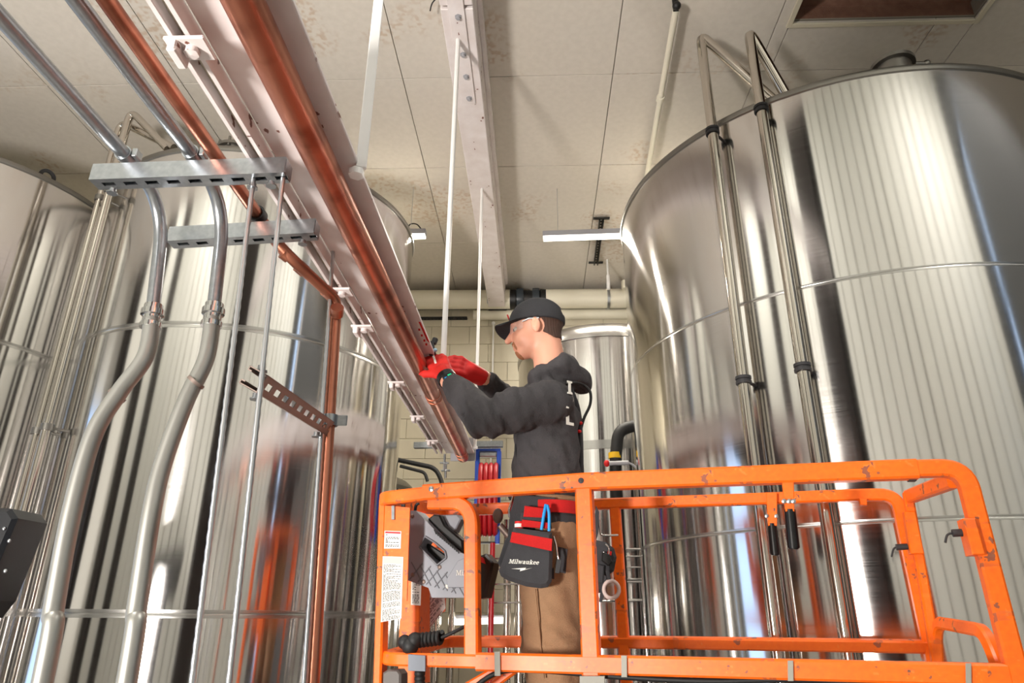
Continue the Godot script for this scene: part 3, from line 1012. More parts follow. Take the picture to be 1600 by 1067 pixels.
func build_rack() -> void:
	var zf := -4.55
	var zn := 0.28
	# white beam carrying the copper main
	var t := thing("pipe_beam", "long white painted steel beam carrying the thick copper pipe", "beam", P(-0.52, 1.0, -1.5))
	var zc := (zf + zn) / 2
	var l := zn - zf
	var g := Geo.new()
	g.bx(P(-0.52, 1.006, zc), Vector3(0.19, 0.012, l), 0.002)
	add(g, "bottom_flange", M.white_paint, t)
	g = Geo.new()
	g.bx(P(-0.610, 1.10, zc), Vector3(0.009, 0.18, l))
	add(g, "web", M.white_paint, t)
	g = Geo.new()
	g.bx(P(-0.566, 1.195, zc), Vector3(0.095, 0.012, l), 0.002)
	add(g, "top_flange", M.white_paint, t)
	g = Geo.new()
	g.bx(P(-0.50, 1.03, zf - 0.005), Vector3(0.17, 0.16, 0.012), 0.002)
	add(g, "end_plate", M.lamp_body, t)
	# hanger bars up to the ceiling beam
	for q in [[-1.356, -0.428, 0.017], [-2.846, -0.416, 0.0125], [-4.27, -0.395, 0.010]]:
		var h := thing("hanger_rod", {0: "flat white hanger bar fixed to flange edge above the conduits", 1: "white hanger rod meeting the bolted splice plate on ceiling beam", 2: "thin white hanger rod farthest along the ceiling beam"}[taken.get("hanger_rod", -1) + 1], "rod", P(q[1], 1.0, q[0]), "white hanger rods of the pipe beam")
		g = Geo.new()
		if q[2] > 0.015:
			g.box(Transform3D(Basis(Vector3.UP, 0.3), P(q[1] + 0.01, (0.99 + 2.92) / 2, q[0])), Vector3(0.026, 1.93, 0.014), 0.002)
		else:
			g.rod(P(q[1], 0.985, q[0]), P(q[1], 2.92, q[0]), q[2], 14)
		add(g, "shaft", M.white_rod, h)
		g = Geo.new()
		g.lathe(Transform3D(Basis.IDENTITY, P(q[1], 0.985, q[0])), [Vector2(0, -0.016), Vector2(0.019, -0.016), Vector2(0.019, 0.0), Vector2(0, 0.001)], 6)
		add(g, "nut", M.white_rod, h)
	# copper main
	t = thing("copper_main", "thick copper pipe running under the white beam", "pipe", P(-0.488, 0.95, -1.5))
	g = Geo.new()
	g.rod(P(-0.488, 0.953, zn), P(-0.488, 0.953, zf + 0.1), 0.035, 32)
	add(g, "pipe", M.copper, t)
	for z in [-3.05, -3.11, -4.3, -4.4]:
		g = Geo.new()
		var wd := 0.03 if z < -4.2 else 0.006
		g.lathe(Transform3D(Basis(Vector3.RIGHT, PI / 2), P(-0.488, 0.953, z)), [Vector2(0.0345, -wd), Vector2(0.0375, -wd), Vector2(0.0385, 0.0), Vector2(0.0375, wd), Vector2(0.0345, wd)], 32)
		add(g, "coupling", M.copper, t)
	# slotted track on the left flange edge
	t = thing("track_channel", "white and rust speckled open channel along the left beam flange", "channel", P(-0.638, 0.985, -1.5))
	strut(t, P(-0.640, 0.985, zn), P(-0.640, 0.985, zf + 0.15), Vector3.DOWN, M.white_paint, false)
	g = Geo.new()
	g.bx(P(-0.640, 1.0025, zc), Vector3(0.034, 0.002, l - 0.2))
	add(g, "channel_back", M.wall, t)
	for q in [[322, 70], [532, 453], [583, 510], [637, 597], [664, 650], [684, 688]]:
		var c := at_h(q[0], q[1], 0.965)
		g = Geo.new()
		g.box(Transform3D(Basis.IDENTITY, Vector3(-0.630, CY + 0.958, c.z)), Vector3(0.075, 0.008, 0.055), 0.002)
		g.box(Transform3D(Basis.IDENTITY, Vector3(-0.650, CY + 0.945, c.z)), Vector3(0.018, 0.028, 0.05), 0.003)
		g.lathe(Transform3D(Basis(Vector3.RIGHT, PI), Vector3(-0.625, CY + 0.955, c.z)), [Vector2(0.014, 0), Vector2(0.014, 0.012), Vector2(0.0, 0.014)], 6)
		add(g, "beam_clamp", M.white_paint, t)
	# spring nuts at the far end
	for k in 2:
		g = Geo.new()
		var c := P(-0.62, 0.93 - k * 0.035, zf + 0.03 - k * 0.08)
		g.bx(c, Vector3(0.06, 0.008, 0.03), 0.001)
		g.rod(c - Vector3(0, 0.05, 0), c + Vector3(0, 0.06, 0), 0.008, 8)
		add(g, "end_clamp", M.galv, t)
	# cross struts carrying the conduits
	var z1 := -1.288
	var z2 := -1.545
	t = thing("cross_strut", "front galvanised slotted strut carrying two conduits beside the white beam", "strut", at_z(300, 285, z1))
	strut(t, at_z(150, 277, z1), at_z(450, 266, z1), Vector3.UP, M.galv, true, true)
	var far_a := at_z(395, 290, z1)
	for q in [[176, 298], [395, 290], [424, 287]]:
		nut(t, at_z(q[0], q[1], z1), Vector3.UP, 0.75)
	t = thing("cross_strut", "second galvanised slotted strut clamping the small copper line", "strut", at_z(380, 366, z2))
	strut(t, at_z(268, 372, z2), at_z(495, 359, z2), Vector3.UP, M.galv, true, true)
	nut(t, at_z(473, 378, z2), Vector3.UP, 0.75)
	# conduits with bends and flexible tails
	var lab := ["galvanised conduit bending down at the outer end of the front strut", "galvanised conduit bending down at the middle of the front strut"]
	var hl := ["grey flexible conduit hanging from the outer galvanised bend", "grey flexible conduit hanging from the inner galvanised bend"]
	var runs := [[[0, 29], [207, 249], [[238, 492], [228, 555], [187, 612], [146, 680], [112, 800], [84, 950], [66, 1067]]], [[113, 0], [309, 244], [[333, 490], [322, 560], [291, 625], [256, 720], [237, 800], [214, 950], [198, 1067]]]]
	for k in 2:
		var q: Array = runs[k]
		var kx: float = [-0.968, -0.807][k]
		var hc := 0.986
		var x := kx * hc
		t = thing("conduit", lab[k], "conduit", P(x, hc, -1.0))
		g = Geo.new()
		var zb := -1.47
		g.tube(round_path([P(x, hc, 0.28), P(x, hc, zb), at_z(q[2][0][0], q[2][0][1], zb)], 0.15, 12), 0.0160, 18)
		add(g, "pipe", M.galv, t)
		# set-screw clamp on the strut
		g = Geo.new()
		g.lathe(Transform3D(Basis(Vector3.RIGHT, PI / 2), P(x, hc, z1)), [Vector2(0.0163, -0.014), Vector2(0.0195, -0.014), Vector2(0.0195, 0.014), Vector2(0.0163, 0.014)], 18)
		g.bx(P(x + 0.026, hc + 0.002, z1), Vector3(0.012, 0.022, 0.026), 0.002)
		add(g, "pipe_strap", M.galv, t)
		g = Geo.new()
		var cc := at_z(q[2][0][0], q[2][0][1], zb)
		var dn := (at_z(q[2][1][0], q[2][1][1], zb) - cc).normalized()
		g.lathe(y_to(cc, -dn), [Vector2(0.018, -0.034), Vector2(0.024, -0.034), Vector2(0.024, -0.022), Vector2(0.0205, -0.02), Vector2(0.0205, -0.004), Vector2(0.026, -0.002), Vector2(0.026, 0.012), Vector2(0.021, 0.014), Vector2(0.021, 0.026), Vector2(0.018, 0.028)], 18)
		add(g, "coupling", M.chrome, t)
		t = thing("flexible_hose", hl[k], "hose", cc)
		var path := []
		var zz := zb
		for w in q[2]:
			path.append(at_z(w[0], w[1], zz))
			zz += 0.012
		var lastp: Vector3 = path[path.size() - 1]
		path.append(lastp + Vector3(0.02, -0.9, 0.0))
		path.append(Vector3(lastp.x + 0.02, 0.03, lastp.z))
		g = Geo.new()
		g.tube(smooth_path(path, 10), 0.0190, 16)
		add(g, "jacket", M.flex, t)
		g = Geo.new()
		var mid := at_z([183, 306][k], [618, 597][k], zb + 0.02)
		g.lathe(y_to(mid, at_z([183, 306][k] + 26, [618, 597][k] - 26, zb + 0.02) - mid), [Vector2(0.0195, -0.004), Vector2(0.0215, -0.004), Vector2(0.0215, 0.004), Vector2(0.0195, 0.004)], 16)
		add(g, "tape_ring", M.strut_old, t)
	# small copper line along the conduits and down a riser
	t = thing("copper_line", "thin copper line sloping off the second strut into a riser", "pipe", P(-0.76, 1.01, -1.2))
	g = Geo.new()
	var hx := 0.985
	var el := at_z(526, 469, -1.80)
	var foot := at_z(489, 1067, -1.80)
	g.tube(round_path([P(-0.753 * hx, hx, 0.28), P(-0.753 * hx, hx, z2 - 0.02), at_z(436, 384, z2 - 0.055), at_z(462, 410, -1.63), el, foot, Vector3(foot.x, 0.0, foot.z)], 0.03), 0.0160, 18)
	add(g, "pipe", M.copper, t)
	for q in [[[442, 394], [452, 402]], [[466, 415], [476, 424]], [[508, 453], [518, 462]], [[527, 480], [526, 492]]]:
		g = Geo.new()
		var a := at_z(q[0][0], q[0][1], -1.61 if q[0][0] < 460 else (-1.655 if q[0][0] < 500 else -1.765))
		var b := at_z(q[1][0], q[1][1], -1.625 if q[0][0] < 460 else (-1.675 if q[0][0] < 500 else -1.79))
		g.tube(PackedVector3Array([a, b]), 0.0188, 18)
		add(g, "fitting", M.copper, t)
	g = Geo.new()
	g.lathe(Transform3D(Basis(Vector3.RIGHT, PI / 2), P(-0.753 * hx, hx, z2)), [Vector2(0.0175, -0.013), Vector2(0.0225, -0.013), Vector2(0.0225, 0.013), Vector2(0.0175, 0.013)], 18)
	add(g, "cushion_clamp", M.black, t)
	# short strut on threaded rods, clamping the riser
	var n1 := at_z(396, 592, z1)
	var n2 := at_z(506, 664, -1.775)
	t = thing("drop_strut", "short rusty slotted strut hung on threaded rods, clamping copper riser", "strut", n1)
	strut(t, n1, n2, Vector3(-0.9, 0.45, 0.35), M.strut_old)
	nut(t, n1 + Vector3(0.005, 0.03, -0.02), Vector3.UP, 0.8)
	nut(t, n1 + Vector3(0.003, -0.03, -0.02), Vector3.UP, 0.8)
	nut(t, n2 + Vector3(-0.01, -0.03, 0.02), Vector3.UP, 0.8)
	g = Geo.new()
	var rc := at_z(516, 657, -1.80)
	g.lathe(Transform3D(Basis.IDENTITY, rc), [Vector2(0.0163, -0.015), Vector2(0.021, -0.015), Vector2(0.021, 0.015), Vector2(0.0163, 0.015)], 18)
	g.bx(rc + Vector3(0.032, 0, 0.0), Vector3(0.03, 0.03, 0.006), 0.002)
	g.bx(rc + Vector3(-0.03, 0, 0.0), Vector3(0.03, 0.03, 0.02), 0.002)
	add(g, "riser_clamp", M.galv, t)
	# threaded rods
	var rods := [[at_z(395, 288, z1), at_z(300, 1067, z1), "threaded rod hanging free under the front strut"], [at_z(441, 288, z1), at_z(358, 1067, z1), "threaded rod from front strut down through the short rusty strut"], [at_z(519, 415, -1.775), at_z(475, 1067, -1.775), "threaded rod running down beside the copper riser"]]
	for q in rods:
		g = Geo.new()
		var a: Vector3 = q[0]
		var b: Vector3 = q[1]
		var dirn := (b - a) / (b.y - a.y)
		b = b + dirn * (0.0 - b.y)
		a = a + dirn * (0.05 if q[2].begins_with("threaded rod running") else 0.02)
		var pts := PackedVector3Array()
		var rr := []
		var cnt := 240
		for k in cnt + 1:
			pts.append(a.lerp(b, float(k) / cnt))
			rr.append(0.0062 if k % 2 else 0.0052)
		g.tube(pts, rr, 8)
		tag(add(g, "threaded_rod", M.rod), q[2], "rod", "threaded hanger rods")

func build_back_area() -> void:
	var g := Geo.new()
	# white drain pipe across the back wall
	var t := thing("drain_pipe", "white pipe with dark rubber coupling running along the back wall top", "pipe", at_z(800, 467, -6.4))
	var a := at_z(560, 469, -6.4)
	var b := at_z(797, 467.5, -6.4)
	var c := at_z(853, 467, -6.4)
	var d := at_z(1040, 466, -6.4)
	for q in [[a, b], [c, d]]:
		g = Geo.new()
		g.rod(q[0], q[1], 0.1, 28)
		add(g, "pipe", M.pvc, t)
	g = Geo.new()
	var l := b.distance_to(c)
	g.lathe(y_to(b, c - b), [Vector2(0.0, -0.01), Vector2(0.098, -0.01), Vector2(0.1, 0.06), Vector2(0.085, 0.07), Vector2(0.09, 0.1), Vector2(0.09, l - 0.1), Vector2(0.085, l - 0.07), Vector2(0.1, l - 0.05), Vector2(0.098, l + 0.01), Vector2(0.0, l + 0.01)], 28)
	add(g, "rubber_coupling", M.black, t)
	for k in [0.28, 0.72]:
		g = Geo.new()
		g.lathe(y_to(b.lerp(c, k), c - b), [Vector2(0.09, -0.035), Vector2(0.112, -0.035), Vector2(0.115, 0.0), Vector2(0.112, 0.035), Vector2(0.09, 0.035)], 28)
		add(g, "clamp_ring", M.coupling, t)
	g = Geo.new()
	g.rod(at_z(978, 452, -6.3), at_z(978, 452, -6.3) + Vector3(0, 0.09, 0), 0.045, 18)
	add(g, "branch_stub", M.pvc, t)
	for q in [[764, 3.15], [950, 3.19]]:
		var p := at_z(q[0], 467, -6.4)
		g = Geo.new()
		g.lathe(Transform3D(Basis(Vector3.FORWARD, PI / 2), p), [Vector2(0.1, -0.014), Vector2(0.104, -0.014), Vector2(0.104, 0.014), Vector2(0.1, 0.014)], 28)
		g.bx(Vector3(p.x, (p.y + 0.1 + CY + q[1]) / 2, p.z), Vector3(0.03, CY + q[1] - p.y - 0.1, 0.012), 0.002)
		add(g, "strap_hanger", M.galv, t)
	t = thing("drain_pipe", "thinner cream pipe tucked below the white pipe on back wall", "pipe", at_z(900, 490, -6.5))
	g = Geo.new()
	g.rod(at_z(740, 492, -6.53), at_z(1040, 490, -6.53), 0.055, 20)
	add(g, "pipe", M.pvc, t)
	# slot vents
	for q in [[482, "upper black slotted vent strip on back wall"], [498, "lower black slotted vent strip on back wall"]]:
		g = Geo.new()
		var p0 := at_z(640, q[0], -6.575)
		var p1 := at_z(730, q[0] - 1, -6.575)
		g.bx((p0 + p1) / 2, Vector3(p1.x - p0.x, 0.02, 0.05), 0.002)
		var n := 16
		for k in n:
			g.bx(p0.lerp(p1, (k + 0.5) / n) + Vector3(0, -0.014, 0.012), Vector3(0.018, 0.012, 0.012))
		tag(add(g, "vent_strip", M.black), q[1], "vent", "slotted vent strips")
	# thin conduit on the wall
	g = Geo.new()
	var w := at_z(771, 505, -6.56)
	g.rod(w, Vector3(w.x, 0.0, w.z), 0.009, 8)
	g.ball(w, Vector3(0.02, 0.02, 0.02))
	tag(add(g, "wall_conduit", M.white_rod), "thin pale conduit dropping down the back wall", "conduit")
	# sprinkler pipe under the ceiling
	var s0 := at_h(1056, 16, 3.12)
	var s1 := at_h(1012, 268, 3.12)
	t = thing("sprinkler_pipe", "pale pipe with dark end fitting running under the ceiling boards", "pipe", s0)
	g = Geo.new()
	g.tube(PackedVector3Array([s0, s1, s1 + (s1 - s0)]), 0.019, 14)
	add(g, "pipe", M.pvc, t)
	g = Geo.new()
	g.lathe(y_to(s0.lerp(s1, 0.47), s1 - s0), [Vector2(0.019, -0.02), Vector2(0.026, -0.02), Vector2(0.026, 0.02), Vector2(0.019, 0.02)], 14)
	add(g, "coupling", M.pvc, t)
	g = Geo.new()
	g.rod(s0 + Vector3(0, 0.08, 0), s0 + Vector3(0, -0.01, 0), 0.016, 10)
	g.ball(s0 + (s0 - s1).normalized() * 0.03, Vector3(0.024, 0.024, 0.024))
	add(g, "end_fitting", M.black, t)
	# cord at the lamp behind the left tank
	g = Geo.new()
	g.tube(smooth_path([at_z(637, 356, -4.68), at_z(642, 350, -4.66), at_z(652, 351, -4.65), at_z(660, 361, -4.65)], 6), 0.005, 8)
	tag(add(g, "lamp_cord", M.black), "thin curved black cord above the lamp behind left tank", "cord")
	# loose wire at the ceiling
	g = Geo.new()
	g.tube(smooth_path([at_h(688, -8, 3.19), at_h(676, 4, 3.15), at_h(672, 17, 3.14)], 6), 0.004, 6)
	tag(add(g, "loose_wire", M.black), "short loose black wire end poking from ceiling boards", "wire")
	# black strut under the ceiling
	var k0 := at_h(940, 343, 3.16)
	var k1 := at_h(931, 412, 3.16)
	t = thing("ceiling_strut", "short black strut with cross plates fixed under the ceiling", "strut", k0)
	strut(t, k0, k1, Vector3.DOWN, M.black)
	for q in [k0, k1]:
		g = Geo.new()
		g.bx(q + Vector3(0, 0.012, 0), Vector3(0.14, 0.012, 0.03), 0.002)
		add(g, "cross_plate", M.black, t)
	g = Geo.new()
	g.rod(at_z(947, 376, -5.9), at_z(951, 452, -5.9), 0.009, 8)
	g.rod(at_z(950, 430, -5.9), at_z(951, 452, -5.9), 0.018, 10)
	tag(add(g, "pale_riser", M.white_rod), "thin pale riser rod above the white pipe beside right tank", "rod")
	# far trapeze strut and hose reel
	t = thing("trapeze_strut", "galvanised strut hung across below the far beam end", "strut", at_z(716, 697, -4.72))
	strut(t, at_z(647, 696, -4.72), at_z(786, 694, -4.72), Vector3.DOWN, M.galv, false)
	t = thing("hose_reel", "blue framed hose reel with coiled red hose behind basket", "hose reel", at_z(765, 760, -4.72))
	var rc := at_z(764, 775, -4.74)
	for x in [745.5, 779.0]:
		g = Geo.new()
		var p0 := at_z(x + 1, 706, -4.74)
		var p1 := at_z(x - 2, 850, -4.74)
		g.sweep(PackedVector3Array([p0, p1]), rect_poly(0.03, 0.06), Vector3(0, 0, 1))
		add(g, "side_frame", M.blue, t)
	g = Geo.new()
	g.bx(at_z(763, 704, -4.74), Vector3(0.175, 0.018, 0.06), 0.002)
	add(g, "top_bar", M.blue, t)
	g = Geo.new()
	g.bx(at_z(763, 711, -4.73), Vector3(0.115, 0.03, 0.05), 0.004)
	add(g, "mount_bracket", M.galv, t)
	g = Geo.new()
	g.bx(at_z(763, 848, -4.74), Vector3(0.15, 0.012, 0.05), 0.002)
	add(g, "guide_bar", M.black, t)
	for k in 4:
		g = Geo.new()
		var ring := PackedVector3Array()
		var cx: float = rc.x - 0.056 + k * 0.034
		for j in 41:
			var an := TAU * j / 40
			ring.append(Vector3(cx + 0.004 * sin(an), rc.y + cos(an) * 0.235 - 0.02, rc.z + sin(an) * 0.13))
		g.tube(ring, 0.017, 10, false)
		add(g, "hose_coil", M.red_hose, t)
	g = Geo.new()
	var h0 := at_z(770, 848, -4.7)
	g.rod(h0, Vector3(h0.x - 0.01, 0.3, h0.z), 0.017, 12)
	add(g, "hose_tail", M.red_hose, t)
	# small tank low behind the left tank
	t = thing("steel_tank", "low domed steel tank with dark handrail, half hidden by left tank", "tank", Vector3(-1.62, 0, -5.98))
	var xf := Transform3D(Basis.IDENTITY, Vector3(-1.62, 0, -5.98))
	g = Geo.new()
	g.lathe(xf, [Vector2(0.5, 0.3), Vector2(0.55, 0.34), Vector2(0.55, CY + 0.98)], 64)
	add(g, "shell", M.steel, t)
	g = Geo.new()
	g.lathe(xf, [Vector2(0.553, CY + 0.96), Vector2(0.556, CY + 0.99), Vector2(0.48, CY + 1.06), Vector2(0.3, CY + 1.14), Vector2(0.0, CY + 1.18)], 64)
	add(g, "roof", M.steel_dull, t)
	g = Geo.new()
	g.tube(round_path([at_z(610, 716, -5.75), at_z(680, 731, -5.75), at_z(691, 752, -5.75), at_z(691, 800, -5.75)], 0.06), 0.02, 10)
	add(g, "handrail", M.dark_grey, t)
	g = Geo.new()
	g.tube(round_path([at_z(625, 728, -5.7), at_z(664, 738, -5.7), at_z(668, 752, -5.7)], 0.05), 0.014, 10)
	add(g, "lid_bar", M.dark_grey, t)
	for k in 3:
		g = Geo.new()
		var an := TAU * k / 3.0
		g.rod(Vector3(-1.62 + cos(an) * 0.4, 0, -5.98 + sin(an) * 0.4), Vector3(-1.62 + cos(an) * 0.4, 0.4, -5.98 + sin(an) * 0.4), 0.04)
		add(g, "leg", M.steel_dull, t)
	# upright steel pipes low at the back wall
	for q in [[657, 0.021], [681, 0.03], [706, 0.02], [792, 0.02], [812, 0.028], [828, 0.018]]:
		var p := at_z(q[0], 965, -6.1 if q[0] < 760 else -5.0)
		g = Geo.new()
		g.rod(Vector3(p.x, 0, p.z), Vector3(p.x, CY + 0.62, p.z), q[1] * (1.6 if q[0] < 760 else 1.3), 16)
		tag(add(g, "upright_pipe", M.steel_pipe), {657: "slim upright steel pipe next to the low domed tank", 681: "thick upright steel pipe between two slim ones at back wall", 706: "slim upright steel pipe behind the grey band saw", 792: "slim upright steel pipe beside the red hose tail", 812: "thick upright steel pipe beside the tan trousers", 828: "thin upright steel pipe tucked behind the tan trousers"}[q[0]], "pipe", "upright steel pipes at the back wall")
	# low lamp at the back wall
	led_lamp_wall(at_z(712, 972, -6.25), at_z(792, 969, -6.25))
	# wire rack
	t = thing("wire_rack", "chrome wire rack standing between hose reel and ladder", "rack", at_z(880, 930, -4.9))
	for y in [872.0, 889.0, 912.0, 941.0]:
		g = Geo.new()
		g.rod(at_z(764, y + 1, -4.85), at_z(1003, y - 3, -4.85), 0.006, 8)
		add(g, "shelf_wire", M.chrome, t)
	for x in [766.0, 890.0, 1002.0]:
		g = Geo.new()
		var p := at_z(x, 872, -4.85)
		g.rod(Vector3(p.x, 0, p.z), p, 0.008, 8)
		add(g, "post", M.chrome, t)
	# black hose and valve at the far tank
	t = thing("valve_line", "black insulated pipe bend with yellow banded valve beside far tank", "pipe", at_z(963, 760, -4.75))
	g = Geo.new()
	var vz := -4.72
	var foot := at_z(966, 830, vz)
	g.tube(round_path([at_z(996, 664, vz - 0.03), at_z(966, 672, vz), at_z(961, 725, vz), foot, Vector3(foot.x, 0.2, foot.z)], 0.13, 10), 0.042, 16)
	add(g, "insulation", M.rubber, t)
	g = Geo.new()
	g.lathe(Transform3D(Basis.IDENTITY, at_z(961, 712, vz)), [Vector2(0.043, -0.02), Vector2(0.046, -0.02), Vector2(0.046, 0.02), Vector2(0.043, 0.02)], 16)
	add(g, "yellow_band", M.yellow, t)
	g = Geo.new()
	g.rod(at_z(949, 724, vz + 0.02), at_z(982, 723, vz + 0.06), 0.016, 10)
	g.tube(smooth_path([at_z(982, 723, vz + 0.06), at_z(990, 727, vz + 0.06), at_z(998, 735, vz + 0.06)], 5), 0.007, 8)
	add(g, "valve_lever", M.lamp_body, t)
	g = Geo.new()
	g.ball(at_z(948, 724, vz + 0.03), Vector3(0.02, 0.024, 0.02))
	add(g, "valve_knob", M.red, t)
	# ladder beside the right tank
	t = thing("tank_ladder", "narrow steel ladder at the left side of large right tank", "ladder", at_z(1000, 900, -4.45))
	for x in [[997, 660, 1012], [975, 850, 982]]:
		g = Geo.new()
		var p := at_z(x[0], x[1], -4.93)
		g.rod(p, Vector3(p.x, 0, p.z), 0.010, 8)
		add(g, "stile", M.chrome, t)
	for y in [858.0, 905.0, 937.0]:
		g = Geo.new()
		g.rod(at_z(977, y, -4.93), at_z(1003, y, -4.93), 0.008, 8)
		add(g, "rung", M.chrome, t)
	# dark equipment case at the left edge
	t = thing("equipment_case", "dark navy plastic case with rivets at the foot of left tanks", "case", at_z(10, 870, -2.2))
	g = Geo.new()
	var poly := PackedVector2Array([Vector2(-0.36, -0.16), Vector2(0.03, -0.17), Vector2(0.06, -0.12), Vector2(0.10, 0.12), Vector2(0.07, 0.15), Vector2(-0.02, 0.155), Vector2(-0.36, 0.1)])
	g.extrude(poly, Transform3D(Basis.IDENTITY, at_z(-12, 875, -2.2)), 0.16, 0.012)
	add(g, "case_shell", std(Color(0.035, 0.045, 0.07), 0.35), t)
	for q in [[6, 826], [14, 845], [8, 892]]:
		g = Geo.new()
		g.ball(at_z(q[0], q[1], -2.117), Vector3(0.006, 0.006, 0.004), Basis.IDENTITY, 8, 6)
		add(g, "rivet", M.galv, t)
	var cf := at_z(-14, 930, -2.2)
	g = Geo.new()
	g.bx(Vector3(cf.x - 0.12, cf.y / 2 - 0.02, cf.z), Vector3(0.08, cf.y, 0.1), 0.005)
	add(g, "case_stand", M.black, t)

func led_lamp_wall(a: Vector3, b: Vector3) -> void:
	var t := thing("wall_lamp", "lit tube lamp mounted low on the back wall", "lamp", (a + b) / 2)
	var g := Geo.new()
	g.rod(a, b, 0.025, 14)
	add(g, "lamp_tube", M.lamp_glow, t)
	g = Geo.new()
	g.bx((a + b) / 2 + Vector3(0, 0.02, -0.06), Vector3(a.distance_to(b) + 0.04, 0.06, 0.06), 0.006)
	add(g, "housing", M.lamp_body, t)
	area((a + b) / 2 + Vector3(0, 0, 0.05), Vector3(0, 0, 1), Vector2(a.distance_to(b), 0.05), 0.25, Color(1, 0.97, 0.92), "wall_lamp_light")

# ------------------------------------------------------------------ lift basket
var BO := Vector3.ZERO
var BN := Vector3.ZERO

func bk(x: float, y: float, off := 0.0) -> Vector3:
	# a point of the photograph on the basket's front plane, or on a plane "off" metres behind it
	return on_plane(x, y, BO + BN * off, BN)

func rail(t: Node3D, called: String, pts: Array, w: float, h: float, rad := 0.0, mat: Material = null, up := Vector3.UP) -> MeshInstance3D:
	var g := Geo.new()
	var path := PackedVector3Array(pts) if rad <= 0.0 else round_path(pts, rad, 8)
	g.sweep(path, rect_poly(w, h, 0.006), up)
	return add(g, called, mat if mat else M.orange, t)

func plate(t: Node3D, called: String, px: Array, off: float, thick: float, mat: Material, bev := 0.0, o := Vector3.ZERO, nn := Vector3.ZERO) -> MeshInstance3D:
	# a flat plate whose outline is given in photograph pixels, on the basket plane or on the plane (o, nn)
	if nn == Vector3.ZERO:
		o = BO + BN * off
		nn = BN
	var c := Vector3.ZERO
	var ps := []
	for q in px:
		var p := on_plane(q[0], q[1], o, nn)
		ps.append(p)
		c += p
	c /= px.size()
	var x := frame_at(c, -nn)
	var poly := PackedVector2Array()
	for p in ps:
		var l: Vector3 = x.affine_inverse() * p
		poly.append(Vector2(l.x, l.y))
	var g := Geo.new()
	g.extrude(poly, x, thick, bev)
	return add(g, called, mat, t)

func text_sheet(sd: int, w: int, h: int, header: Color) -> StandardMaterial3D:
	# printed safety sheet: coloured header and rows of small print
	var im := Image.create(w, h, true, Image.FORMAT_RGB8)
	im.fill(Color(0.84, 0.83, 0.81))
	var rng := RandomNumberGenerator.new()
	rng.seed = sd
	im.fill_rect(Rect2i(4, 4, w - 8, h / 9), header)
	var y := h / 9 + 10
	while y < h - 8:
		var x := 8
		while x < w - 12:
			var l := rng.randi_range(4, 16)
			im.fill_rect(Rect2i(x, y, mini(l, w - 10 - x), 4), Color(0.14, 0.13, 0.13))
			x += l + 4
			if rng.randf() < 0.06:
				break
		y += 7 if rng.randf() < 0.9 else 15
	im.generate_mipmaps()
	var m := std(Color.WHITE, 0.45)
	m.albedo_texture = ImageTexture.create_from_image(im)
	return m

func sheet(t: Node3D, called: String, px: Array, off: float, mat: Material) -> void:
	# four corners (top left, top right, bottom right, bottom left) printed sheet with its own uv
	var g := Geo.new()
	var p := []
	for q in px:
		p.append(bk(q[0], q[1], off))
	g.quad(p[0], p[1], p[2], p[3], -BN, Vector2(0, 0), Vector2(1, 0), Vector2(1, 1), Vector2(0, 1))
	var b := []
	for q in p:
		b.append(q + BN * 0.0012)
	g.quad(b[0], b[1], b[2], b[3], BN)
	for k in 4:
		g.face(p[k], p[(k + 1) % 4], b[(k + 1) % 4], b[k], (p[0] + p[2]) * 0.5)
	add(g, called, mat, t)

